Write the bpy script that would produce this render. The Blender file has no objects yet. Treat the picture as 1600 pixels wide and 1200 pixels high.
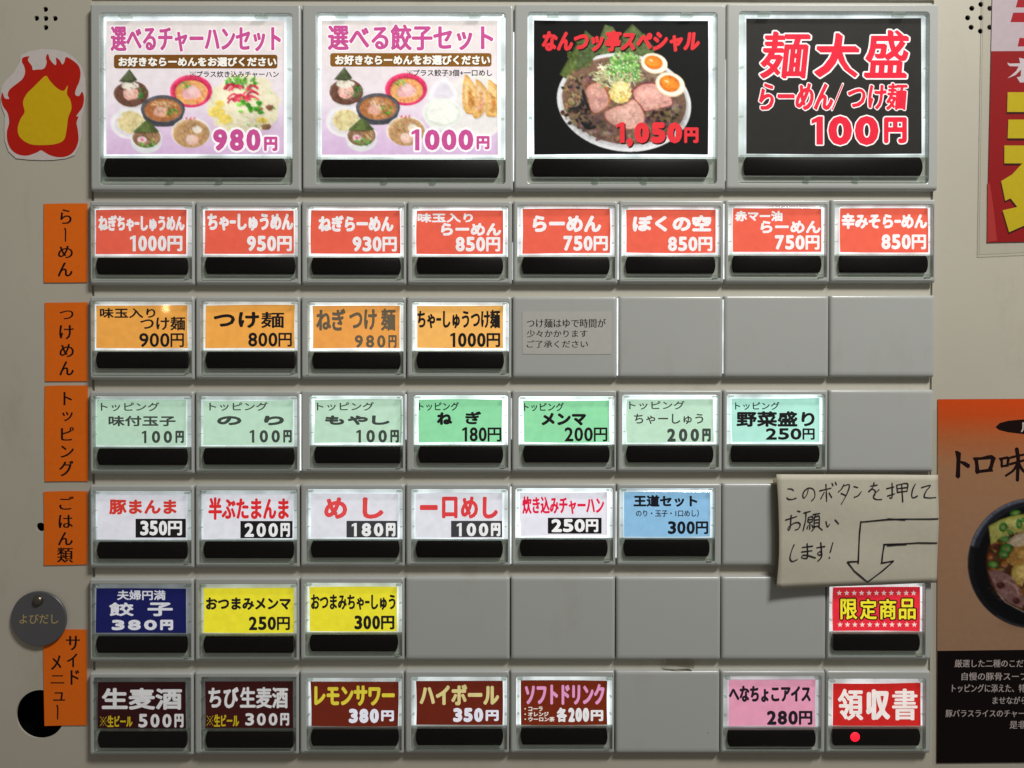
import bpy, math, random
import numpy as np
from mathutils import Matrix, Vector

random.seed(7)
C = bpy.context.scene.collection
S = 0.00025                      # metres per unit; one unit is a quarter of a millimetre

# ------------------------------------------------------------------ camera
F = 1244.0
RM = np.array([[0.99999628, -0.00138857, -0.00234885],
               [0.0013678, 0.99996014, -0.00882313],
               [0.00236101, 0.00881989, 0.99995832]])
CAM = np.array([-3.5164685, -5.67442564, -1243.9935])
def b2w(p): return Vector((p[0] * S, p[2] * S, -p[1] * S))
cd = bpy.data.cameras.new('camera'); cam = bpy.data.objects.new('camera', cd); C.objects.link(cam)
cd.sensor_fit = 'HORIZONTAL'; cd.sensor_width = 36.0; cd.lens = 36.0 * F / 1600.0
cd.clip_start = 0.005; cd.clip_end = 60
rx = b2w(RM[0]) / S; up = -b2w(RM[1]) / S; bk = -b2w(RM[2]) / S
m = Matrix((rx.normalized(), up.normalized(), bk.normalized())).transposed().to_4x4()
m.translation = b2w(CAM); cam.matrix_world = m
sc = bpy.context.scene; sc.camera = cam

# ------------------------------------------------------------------ light of the room
w = bpy.data.worlds.new('World'); sc.world = w; w.use_nodes = True
bgn = w.node_tree.nodes['Background']
bgn.inputs['Color'].default_value = (1.0, 0.93, 0.82, 1); bgn.inputs['Strength'].default_value = 0.13
def area(name, loc, aim, sx, sy, power, col):
    l = bpy.data.lights.new(name, 'AREA'); l.shape = 'RECTANGLE'; l.size = sx; l.size_y = sy
    l.energy = power; l.color = col
    o = bpy.data.objects.new(name, l); C.objects.link(o); o.location = loc
    o.rotation_euler = (Vector(aim) - Vector(loc)).to_track_quat('-Z', 'Y').to_euler()
    return o
area('ceiling_lamp', (0.30, -0.42, 0.56), (0.06, 0, 0.03), 0.20, 0.12, 5.2, (1.0, 0.98, 0.91))
area('pendant_lamp', (-0.67, -1.24, 0.135), (-0.1, 0, 0.03), 0.010, 0.016, 0.05, (1.0, 0.62, 0.30))
sc.view_settings.view_transform = 'Standard'; sc.view_settings.look = 'None'
sc.view_settings.exposure = 0.0; sc.view_settings.gamma = 1.0
sc.view_settings.use_curve_mapping = False
sc.cycles.use_denoising = True
sc.cycles.max_bounces = 8; sc.cycles.transparent_max_bounces = 16
sc.cycles.sample_clamp_indirect = 4.0

# ------------------------------------------------------------------ materials
def lin(c):
    r = []
    for v in c[:3]:
        v = v / 255.0
        r.append(v / 12.92 if v <= 0.04045 else ((v + 0.055) / 1.055) ** 2.4)
    return tuple(r)
def mat(name):
    mm = bpy.data.materials.new(name); mm.use_nodes = True
    return mm, mm.node_tree.nodes, mm.node_tree.links, mm.node_tree.nodes['Principled BSDF']
def plain(name, col, rough=0.45, spec=0.5, metal=0.0, var=0.05, scale=60.0, bump=0.0, bscale=900.0, specks=0.0, wear=0.0):
    mm, n, l, b = mat(name)
    b.inputs['Roughness'].default_value = rough; b.inputs['Metallic'].default_value = metal
    b.inputs['Specular IOR Level'].default_value = spec
    tc = n.new('ShaderNodeTexCoord'); nz = n.new('ShaderNodeTexNoise')
    nz.inputs['Scale'].default_value = scale; nz.inputs['Detail'].default_value = 6
    l.new(tc.outputs['Object'], nz.inputs['Vector'])
    mx = n.new('ShaderNodeMix'); mx.data_type = 'RGBA'
    mx.inputs['A'].default_value = tuple(c * (1 - var) for c in col) + (1,)
    mx.inputs['B'].default_value = tuple(min(1, c * (1 + var)) for c in col) + (1,)
    l.new(nz.outputs['Fac'], mx.inputs['Factor'])
    out = mx.outputs['Result']
    if specks > 0:
        vo = n.new('ShaderNodeTexVoronoi'); vo.inputs['Scale'].default_value = 75.0
        l.new(tc.outputs['Object'], vo.inputs['Vector'])
        lt = n.new('ShaderNodeMath'); lt.operation = 'LESS_THAN'; lt.inputs[1].default_value = specks
        l.new(vo.outputs['Distance'], lt.inputs[0])
        gt = n.new('ShaderNodeSeparateColor'); l.new(vo.outputs['Color'], gt.inputs[0])
        g2 = n.new('ShaderNodeMath'); g2.operation = 'GREATER_THAN'; g2.inputs[1].default_value = 0.72
        l.new(gt.outputs[0], g2.inputs[0])
        ml = n.new('ShaderNodeMath'); ml.operation = 'MULTIPLY'
        l.new(lt.outputs[0], ml.inputs[0]); l.new(g2.outputs[0], ml.inputs[1])
        m2 = n.new('ShaderNodeMix'); m2.data_type = 'RGBA'
        l.new(ml.outputs[0], m2.inputs['Factor']); l.new(out, m2.inputs['A'])
        m2.inputs['B'].default_value = tuple(c * 0.35 for c in col) + (1,)
        out = m2.outputs['Result']
    if wear > 0:
        n3 = n.new('ShaderNodeTexNoise'); n3.inputs['Scale'].default_value = 38.0; n3.inputs['Detail'].default_value = 8; n3.inputs['Roughness'].default_value = .72
        mp = n.new('ShaderNodeMapping'); mp.inputs['Scale'].default_value = (1, 1, .45); mp.inputs['Location'].default_value = (3.1, 0, 1.7)
        l.new(tc.outputs['Object'], mp.inputs['Vector']); l.new(mp.outputs[0], n3.inputs['Vector'])
        m3 = n.new('ShaderNodeMapRange'); m3.inputs['From Min'].default_value = .56; m3.inputs['From Max'].default_value = .74; m3.inputs['To Max'].default_value = wear
        l.new(n3.outputs['Fac'], m3.inputs['Value'])
        m4 = n.new('ShaderNodeMix'); m4.data_type = 'RGBA'; l.new(m3.outputs[0], m4.inputs['Factor']); l.new(out, m4.inputs['A'])
        m4.inputs['B'].default_value = (col[0] * .62, col[1] * .58, col[2] * .5, 1); out = m4.outputs['Result']
        m5 = n.new('ShaderNodeMapRange'); m5.inputs['To Min'].default_value = rough * .8; m5.inputs['To Max'].default_value = min(1, rough * 1.35)
        l.new(n3.outputs['Fac'], m5.inputs['Value']); l.new(m5.outputs[0], b.inputs['Roughness'])
    l.new(out, b.inputs['Base Color'])
    if bump > 0:
        n2 = n.new('ShaderNodeTexNoise'); n2.inputs['Scale'].default_value = bscale; n2.inputs['Detail'].default_value = 3
        l.new(tc.outputs['Object'], n2.inputs['Vector'])
        bp = n.new('ShaderNodeBump'); bp.inputs['Strength'].default_value = bump; bp.inputs['Distance'].default_value = 0.0002
        l.new(n2.outputs['Fac'], bp.inputs['Height']); l.new(bp.outputs['Normal'], b.inputs['Normal'])
    return mm
def printed(name, glowing):
    mm, n, l, b = mat(name)
    at = n.new('ShaderNodeAttribute'); at.attribute_name = 'ink'
    tc = n.new('ShaderNodeTexCoord'); nz = n.new('ShaderNodeTexNoise')
    nz.inputs['Scale'].default_value = 420.0; nz.inputs['Detail'].default_value = 5
    l.new(tc.outputs['Object'], nz.inputs['Vector'])
    mr = n.new('ShaderNodeMapRange'); mr.inputs['From Min'].default_value = 0.3; mr.inputs['From Max'].default_value = 0.7
    mr.inputs['To Min'].default_value = 0.93 if glowing else .965; mr.inputs['To Max'].default_value = 1.05 if glowing else 1.025
    l.new(nz.outputs['Fac'], mr.inputs['Value'])
    vm = n.new('ShaderNodeVectorMath'); vm.operation = 'SCALE'
    l.new(at.outputs['Color'], vm.inputs[0]); l.new(mr.outputs['Result'], vm.inputs['Scale'])
    l.new(vm.outputs['Vector'], b.inputs['Base Color'])
    b.inputs['Roughness'].default_value = 0.55; b.inputs['Specular IOR Level'].default_value = 0.12
    if glowing:
        l.new(vm.outputs['Vector'], b.inputs['Emission Color'])
        g = n.new('ShaderNodeAttribute'); g.attribute_name = 'glow'
        l.new(g.outputs['Fac'], b.inputs['Emission Strength'])
    return mm
def clear(name, tint, fac, rough=0.04, ior=1.45):
    mm, n, l, b = mat(name); n.remove(b)
    tr = n.new('ShaderNodeBsdfTransparent'); tr.inputs['Color'].default_value = tint + (1,)
    gl = n.new('ShaderNodeBsdfGlossy'); gl.inputs['Roughness'].default_value = rough
    lw = n.new('ShaderNodeFresnel'); lw.inputs['IOR'].default_value = ior
    ml = n.new('ShaderNodeMath'); ml.operation = 'MULTIPLY_ADD'; ml.use_clamp = True
    ml.inputs[1].default_value = 1.0; ml.inputs[2].default_value = fac
    l.new(lw.outputs['Fac'], ml.inputs[0])
    mx = n.new('ShaderNodeMixShader'); l.new(ml.outputs[0], mx.inputs[0])
    l.new(tr.outputs[0], mx.inputs[1]); l.new(gl.outputs[0], mx.inputs[2])
    l.new(mx.outputs[0], n['Material Output'].inputs[0])
    return mm
def frosted(name, tint, mixfac):
    mm, n, l, b = mat(name); n.remove(b)
    tr = n.new('ShaderNodeBsdfTransparent'); tr.inputs['Color'].default_value = tint + (1,)
    df = n.new('ShaderNodeBsdfTranslucent'); df.inputs['Color'].default_value = (0.8, 0.84, 0.82, 1)
    gl = n.new('ShaderNodeBsdfGlossy'); gl.inputs['Roughness'].default_value = 0.12
    a = n.new('ShaderNodeMixShader'); a.inputs[0].default_value = mixfac
    l.new(tr.outputs[0], a.inputs[1]); l.new(df.outputs[0], a.inputs[2])
    c = n.new('ShaderNodeMixShader'); c.inputs[0].default_value = 0.10
    l.new(a.outputs[0], c.inputs[1]); l.new(gl.outputs[0], c.inputs[2])
    l.new(c.outputs[0], n['Material Output'].inputs[0])
    return mm
_lamps = {}
def lit(strength, col=(0.90, 0.97, 1.0)):
    k = (round(strength, 3), col)
    if k not in _lamps:
        mm, n, l, b = mat('led_backlight')
        b.inputs['Base Color'].default_value = (0.30, 0.32, 0.31, 1); b.inputs['Roughness'].default_value = 0.6
        b.inputs['Emission Color'].default_value = col + (1,)
        tc = n.new('ShaderNodeTexCoord'); nz = n.new('ShaderNodeTexNoise'); nz.inputs['Scale'].default_value = 95.0; nz.inputs['Detail'].default_value = 2
        mr = n.new('ShaderNodeMapRange'); mr.inputs['From Min'].default_value = .3; mr.inputs['From Max'].default_value = .7
        mr.inputs['To Min'].default_value = strength * .62; mr.inputs['To Max'].default_value = strength * 1.25
        l.new(tc.outputs['Object'], nz.inputs['Vector']); l.new(nz.outputs['Fac'], mr.inputs['Value']); l.new(mr.outputs[0], b.inputs['Emission Strength'])
        _lamps[k] = mm
    return _lamps[k]

M_PANEL = plain('cream_enamel', (0.50, 0.47, 0.40), 0.42, 0.4, var=0.10, scale=14, bump=0.10, bscale=1500, specks=0.02, wear=.32)
M_RAIL = plain('cream_rail', (0.54, 0.52, 0.45), 0.5, 0.4, var=0.05, scale=30, wear=.45)
M_GREY = plain('grey_plastic', (0.445, 0.462, 0.455), 0.24, 0.5, var=0.035, scale=22, bump=0.04, bscale=2500, specks=0.022, wear=.28)
M_TRAY = plain('smoky_plastic', (0.52, 0.54, 0.50), 0.3, 0.5, var=0.12, scale=120)
M_BLACK = plain('black_plastic', (0.0045, 0.0032, 0.003), 0.5, 0.12, var=0.3, scale=200)
M_DARK = plain('dark_inside', (0.01, 0.009, 0.008), 0.8, 0.1)
M_PRINT = printed('backlit_print', True)
M_PAPER = printed('printed_paper', False)
M_PANE = clear('clear_acrylic', (0.975, 0.985, 0.98), 0.0, 0.035, 1.3)
M_SLEEVE = clear('clear_sleeve', (0.985, 0.985, 0.98), 0.0, 0.15)
M_RIM = frosted('acrylic_rim', (0.86, 0.9, 0.87), 0.22)
M_TAG = plain('slate_plastic', (0.09, 0.09, 0.10), 0.4, 0.5, var=0.08)
M_METAL = plain('dull_steel', (0.18, 0.16, 0.13), 0.28, 0.5, metal=0.9)
M_RED = lit(2.6, (0.9, 0.006, 0.02)); M_RED.node_tree.nodes['Principled BSDF'].inputs['Base Color'].default_value = (.12, .004, .006, 1)

# ------------------------------------------------------------------ geometry helpers
def P(px, py, h):
    """where the line of sight through a photograph point meets the plane lying h units in front of the button faces"""
    d = RM.T @ np.array([(px - 800.0) / F, (py - 600.0) / F, 1.0])
    t = (-h - CAM[2]) / d[2]
    q = CAM + t * d
    return q[0], q[1]
def PA(pts, h):
    p = np.asarray(pts, float)
    d = np.stack([(p[:, 0] - 800) / F, (p[:, 1] - 600) / F, np.ones(len(p))], 1) @ RM
    t = (-h - CAM[2]) / d[:, 2]
    return CAM[:2] + t[:, None] * d[:, :2]

class MB:
    def __init__(s): s.v = []; s.f = []; s.m = []; s.sm = []
    def add(s, verts, faces, mi=0, smooth=False):
        b = len(s.v); s.v += [tuple(v) for v in verts]
        for f in faces: s.f.append([b + i for i in f]); s.m.append(mi); s.sm.append(smooth)
    def box(s, x0, y0, x1, y1, h0, h1, mi=0):
        v = [(x0, y0, h0), (x1, y0, h0), (x1, y1, h0), (x0, y1, h0), (x0, y0, h1), (x1, y0, h1), (x1, y1, h1), (x0, y1, h1)]
        s.add(v, [(0, 1, 2, 3), (4, 7, 6, 5), (0, 4, 5, 1), (1, 5, 6, 2), (2, 6, 7, 3), (3, 7, 4, 0)], mi)
    def loops(s, ls, mi=0, cap=False, smooth=False):
        n = len(ls[0]); v = [p for lp in ls for p in lp]; f = []
        for a in range(len(ls) - 1):
            for i in range(n):
                j = (i + 1) % n
                f.append((a * n + i, a * n + j, (a + 1) * n + j, (a + 1) * n + i))
        s.add(v, f, mi, smooth)
        if cap: s.add(ls[-1], [tuple(range(n))], mi)
    def build(s, name, mats, parent=None):
        me = bpy.data.meshes.new(name)
        me.from_pydata([(x * S, -h * S, -y * S) for x, y, h in s.v], [], s.f)
        for mm in (mats if isinstance(mats, (list, tuple)) else [mats]): me.materials.append(mm)
        me.polygons.foreach_set('material_index', s.m)
        me.polygons.foreach_set('use_smooth', s.sm)
        me.update()
        o = bpy.data.objects.new(name, me); C.objects.link(o)
        if parent is not None: o.parent = parent
        return o
def rr(x0, y0, x1, y1, r, h, n=4):
    """rounded rectangle as a loop of points, clockwise from the upper left"""
    r = max(0.01, min(r, (x1 - x0) / 2 - .01, (y1 - y0) / 2 - .01)); p = []
    for cx, cy, a0 in ((x0 + r, y0 + r, 180), (x1 - r, y0 + r, 270), (x1 - r, y1 - r, 0), (x0 + r, y1 - r, 90)):
        for k in range(n + 1):
            a = math.radians(a0 + 90 * k / n); p.append((cx + r * math.cos(a), cy + r * math.sin(a), h))
    return p
def empty(name, label, cat, group=None):
    o = bpy.data.objects.new(name, None); C.objects.link(o); o.empty_display_size = 0.02
    o['label'] = label; o['category'] = cat
    if group: o['group'] = group
    return o
def tag(o, label, cat=None, group=None):
    o['label'] = label
    if cat: o['category'] = cat
    if group: o['group'] = group
    return o

# ------------------------------------------------------------------ lettering and printed pictures
_glyph = {}
def glyphs(s, off=0.0):
    k = (s, off)
    if k not in _glyph:
        c = bpy.data.curves.new('lettering', 'FONT'); c.body = s; c.size = 1.0; c.resolution_u = 3; c.offset = off
        o = bpy.data.objects.new('lettering', c); C.objects.link(o)
        bpy.context.view_layer.update()
        dg = bpy.context.evaluated_depsgraph_get()
        me = bpy.data.meshes.new_from_object(o.evaluated_get(dg), depsgraph=dg)
        n = len(me.vertices); v = np.zeros(n * 3, np.float32); me.vertices.foreach_get('co', v); v = v.reshape(-1, 3)[:, :2].astype(float)
        f = [tuple(p.vertices) for p in me.polygons]
        bpy.data.objects.remove(o); bpy.data.curves.remove(c); bpy.data.meshes.remove(me)
        lo = v.min(0); hi = v.max(0)
        ext = np.maximum(hi - lo, 1e-6)
        nv = (v - lo) / ext; nv[:, 1] = 1 - nv[:, 1]
        _glyph[k] = (nv, f, ext[0] / ext[1])
    return _glyph[k]

class Art:
    """flat print: every shape lies a hair above the one before it"""
    def __init__(s, h, dl=0.0015): s.h = h; s.dl = dl; s.v = []; s.f = []; s.c = []; s.nv = 0; s.warp = None
    def raw(s, pts, faces, col):
        q = PA(pts, s.h)
        hh = np.full((len(q), 1), s.h)
        if s.warp: hh = hh + s.warp(np.asarray(pts, float))[:, None]
        s.v.append(np.hstack([q, hh])); b = s.nv
        for f in faces: s.f.append(tuple(b + i for i in f))
        if isinstance(col, list): s.c += [lin(c) for c in col]
        else: s.c += [lin(col)] * len(q)
        s.nv += len(q); s.h += s.dl
    def poly(s, pts, col): s.raw(pts, [tuple(range(len(pts)))], col)
    def rect(s, x0, y0, x1, y1, col, r=0):
        if r: s.poly([(a, b) for a, b, _ in rr(x0, y0, x1, y1, r, 0)], col)
        else: s.poly([(x0, y0), (x1, y0), (x1, y1), (x0, y1)], col)
    def grad(s, x0, y0, x1, y1, stops):
        """printed colour blend of the design itself, top to bottom"""
        n = len(stops); pts = []; cols = []
        for t, c in stops:
            y = y0 + (y1 - y0) * t; pts += [(x0, y), (x1, y)]; cols += [c, c]
        s.raw(pts, [(2 * i, 2 * i + 1, 2 * i + 3, 2 * i + 2) for i in range(n - 1)], cols)
    def ell(s, cx, cy, rx, ry, col, rot=0, n=28, jit=0.0):
        a = math.radians(rot); p = []
        for k in range(n):
            t = 2 * math.pi * k / n; j = 1 + random.uniform(-jit, jit)
            x, y = rx * j * math.cos(t), ry * j * math.sin(t)
            p.append((cx + x * math.cos(a) - y * math.sin(a), cy + x * math.sin(a) + y * math.cos(a)))
        s.poly(p, col)
    def stroke(s, pts, wd, col, taper=0.0, smooth=True, wob=0.0):
        p = np.asarray(pts, float)
        if smooth and len(p) > 2:
            q = []
            e = np.vstack([2 * p[0] - p[1], p, 2 * p[-1] - p[-2]])
            for i in range(1, len(e) - 2):
                for k in range(5):
                    t = k / 5
                    q.append(0.5 * ((2 * e[i]) + (e[i + 1] - e[i - 1]) * t + (2 * e[i - 1] - 5 * e[i] + 4 * e[i + 1] - e[i + 2]) * t * t
                                    + (-e[i - 1] + 3 * e[i] - 3 * e[i + 1] + e[i + 2]) * t ** 3))
            q.append(p[-1]); p = np.array(q)
        n = len(p); d = np.gradient(p, axis=0) if n > 1 else np.array([[1, 0.]])
        d /= np.maximum(np.linalg.norm(d, axis=1), 1e-6)[:, None]
        nr = np.stack([-d[:, 1], d[:, 0]], 1)
        t = np.linspace(0, 1, n)
        ww = wd / 2 * (1 - taper * t) * (1 + wob * np.sin(t * 9 + random.uniform(0, 6)))
        L = p + nr * ww[:, None]; R = p - nr * ww[:, None]
        pts2 = np.vstack([L, R]); f = [(i, i + 1, n + i + 1, n + i) for i in range(n - 1)]
        s.raw(pts2, f, col)
        for e, r in ((p[0], ww[0]), (p[-1], ww[-1])):
            if r > 0.25: s.ell(e[0], e[1], r, r, col, n=10)
    def text(s, t, box, col, wt=0.04, ol=None, shear=0.0, wy=None, off=0.0, rot=0.0, sh=None, nib=None):
        if t[0] == '※':
            fr = 1.0 / len(t) * (1.0 if (box[2] - box[0]) / (box[3] - box[1]) > 8 else 1.1)
            xm = box[0] + (box[2] - box[0]) * fr; s.komejirushi((box[0], box[1], xm, box[3]), col)
            t = t[1:]; box = (xm + .5, box[1], box[2], box[3])
        x0, y0, x1, y1 = box; H = y1 - y0
        wx = wt * H; wyy = wx if wy is None else wy * H
        nv, f, _ = glyphs(t, off)
        flat = t in ('ー', '一', '-', '―')
        P0 = np.empty_like(nv)
        P0[:, 0] = x0 + wx + nv[:, 0] * (x1 - x0 - 2 * wx); P0[:, 1] = y0 + wyy + nv[:, 1] * (y1 - y0 - 2 * wyy)
        P0[:, 0] += shear * (0.5 - nv[:, 1]) * H
        if rot:
            cx, cy = (x0 + x1) / 2, (y0 + y1) / 2; a = math.radians(rot); q = P0 - [cx, cy]
            P0 = np.stack([q[:, 0] * math.cos(a) - q[:, 1] * math.sin(a) + cx, q[:, 0] * math.sin(a) + q[:, 1] * math.cos(a) + cy], 1)
        if sh:
            for k in range(8):
                a = k * math.pi / 4; s.raw(P0 + [sh[1] + wx * math.cos(a), sh[2] + wyy * math.sin(a)], f, sh[0])
        if nib:
            ca, sa = math.cos(math.radians(nib[0])) * nib[1], math.sin(math.radians(nib[0])) * nib[1]
            for e in ((-1, 0, 1) if ol else ()):
                for k in range(10):
                    a = k * math.pi / 5; s.raw(P0 + [e * ca + (.5 + ol[1]) * math.cos(a), e * sa + (.5 + ol[1]) * math.sin(a)], f, ol[0])
            for e in (-1, -.6, -.2, .2, .6, 1): s.raw(P0 + [e * ca, e * sa], f, col)
            for e in (-.8, 0, .8):
                for k in range(6):
                    a = k * math.pi / 3; s.raw(P0 + [e * ca + .5 * math.cos(a), e * sa + .5 * math.sin(a)], f, col)
            return
        if ol:
            for k in range(12):
                a = k * math.pi / 6; s.raw(P0 + [(wx + ol[1]) * math.cos(a), (wyy + ol[1]) * math.sin(a)], f, ol[0])
        if wx > 0.05 or wyy > 0.05:
            for k in range(8):
                a = k * math.pi / 4; s.raw(P0 + [wx * math.cos(a), wyy * math.sin(a)], f, col)
        s.raw(P0, f, col)
    def one(s, box, col, wt=0.05, ol=None, sh=None, **kw):
        x0, y0, x1, y1 = box; H = y1 - y0; w_ = min(x1 - x0, H * (.30 + 1.2 * wt)); x1 = (x0 + x1) / 2 + w_ / 2; x0 = x1 - w_
        sw = H * (.13 + 1.15 * wt)
        p = np.array([(x1 - sw, y0 + .2 * H), (x0, y0 + .27 * H), (x0, y0 + .12 * H), (x1 - sw * .75, y0), (x1, y0), (x1, y1), (x1 - sw, y1)])
        f = [(0, 4, 5, 6), (0, 1, 2, 3), (0, 3, 4)]
        for q in ([(sh[0], sh[1], sh[2])] if sh else []): s.raw(p + [q[1], q[2]], f, q[0])
        if ol:
            for k in range(12): s.raw(p + [ol[1] * math.cos(k * math.pi / 6), ol[1] * math.sin(k * math.pi / 6)], f, ol[0])
        s.raw(p, f, col)
    def komejirushi(s, box, col):
        x0, y0, x1, y1 = box; cx, cy = (x0 + x1) / 2, (y0 + y1) / 2; q = min(x1 - x0, y1 - y0) * .42; qx, qy = (x1 - x0) * .44, (y1 - y0) * .40; w_ = max(.7, q * .13)
        s.stroke([(cx - qx, cy - qy), (cx + qx, cy + qy)], w_, col); s.stroke([(cx + qx, cy - qy), (cx - qx, cy + qy)], w_, col)
        for dx, dy in ((0, -1), (1, 0), (0, 1), (-1, 0)): s.ell(cx + dx * qx * .8, cy + dy * qy * .8, q * .15, q * .15, col, n=8)
    def chars(s, t, box, col, fill=0.9, **kw):
        """each sign in its own equal cell"""
        x0, y0, x1, y1 = box; n = len(t); cw = (x1 - x0) / n
        for i, ch in enumerate(t):
            if ch == ' ': continue
            nv, f, asp = glyphs(ch)
            wd = cw * fill
            c = x0 + cw * (i + .5)
            if ch == '1': s.one((c - wd * .36, y0, c + wd * .36, y1), col, **kw); continue
            s.text(ch, (c - wd / 2, y0, c + wd / 2, y1), col, **kw)
    def price(s, num, box, col, wt=0.055, sp=0.9, yen=0.95, **kw):
        x0, y0, x1, y1 = box; H = y1 - y0
        ew = min(yen * H, 0.42 * (x1 - x0))
        s.chars(num, (x0, y0, x1 - ew - 0.03 * H, y1), col, fill=sp, wt=wt, **kw)
        s.text('円', (x1 - ew, y0 + 0.02 * H, x1, y1), col, wt=wt * 0.75, **kw)
    def scatter(s, n, cx, cy, rx, ry, cols, kind, a, b, rot=None):
        for _ in range(n):
            r = math.sqrt(random.random()); t = random.uniform(0, 2 * math.pi)
            x, y = cx + rx * r * math.cos(t), cy + ry * r * math.sin(t)
            c = random.choice(cols); c = tuple(max(0, min(255, v + random.uniform(-12, 12))) for v in c)
            if kind == 'dot': s.ell(x, y, random.uniform(a, b), random.uniform(a, b) * 0.8, c, rot=random.uniform(0, 180), n=8, jit=.15)
            elif kind == 'ring':
                q = random.uniform(a, b); ro = random.uniform(0, 180)
                s.ell(x, y, q, q * .72, c, rot=ro, n=12); s.ell(x, y, q * .55, q * .36, (215, 235, 170), rot=ro, n=10)
            elif kind == 'line':
                L = random.uniform(a, b); an = random.uniform(0, math.pi) if rot is None else math.radians(rot + random.uniform(-25, 25))
                k = random.uniform(-.35, .35) * L
                dx, dy = math.cos(an) * L / 2, math.sin(an) * L / 2
                s.stroke([(x - dx, y - dy), (x + k * math.sin(an), y - k * math.cos(an)), (x + dx, y + dy)], max(.7, b * .07), c)
    def mottle(s, n, cx, cy, rx, ry, col, amp=22, size=.16, rot=0):
        ar = math.radians(rot)
        for _ in range(n):
            r = math.sqrt(random.random()) * (1 - size * .8); t = random.uniform(0, 2 * math.pi)
            x, y = rx * r * math.cos(t), ry * r * math.sin(t); g = random.gauss(0, amp)
            c = tuple(max(0, min(255, v + g + random.uniform(-5, 5))) for v in col)
            q = random.uniform(.35, 1) * size
            s.ell(cx + x * math.cos(ar) - y * math.sin(ar), cy + x * math.sin(ar) + y * math.cos(ar), rx * q, ry * q * random.uniform(.5, 1), c, rot=random.uniform(0, 180), n=9, jit=.2)
    def build(s, name, material, parent=None, glow=None, back=0.0):
        v = np.vstack(s.v)
        me = bpy.data.meshes.new(name)
        co = np.stack([v[:, 0] * S, -v[:, 2] * S, -v[:, 1] * S], 1)
        me.from_pydata(co.tolist(), [], s.f)
        me.materials.append(material)
        a = me.attributes.new('ink', 'FLOAT_COLOR', 'POINT')
        cc = np.ones((len(v), 4), np.float32); cc[:, :3] = np.array(s.c); a.data.foreach_set('color', cc.ravel())
        if glow is not None:
            g = me.attributes.new('glow', 'FLOAT', 'POINT'); g.data.foreach_set('value', np.full(len(v), glow, np.float32))
        me.update()
        o = bpy.data.objects.new(name, me); C.objects.link(o)
        if parent is not None: o.parent = parent
        return o
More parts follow.
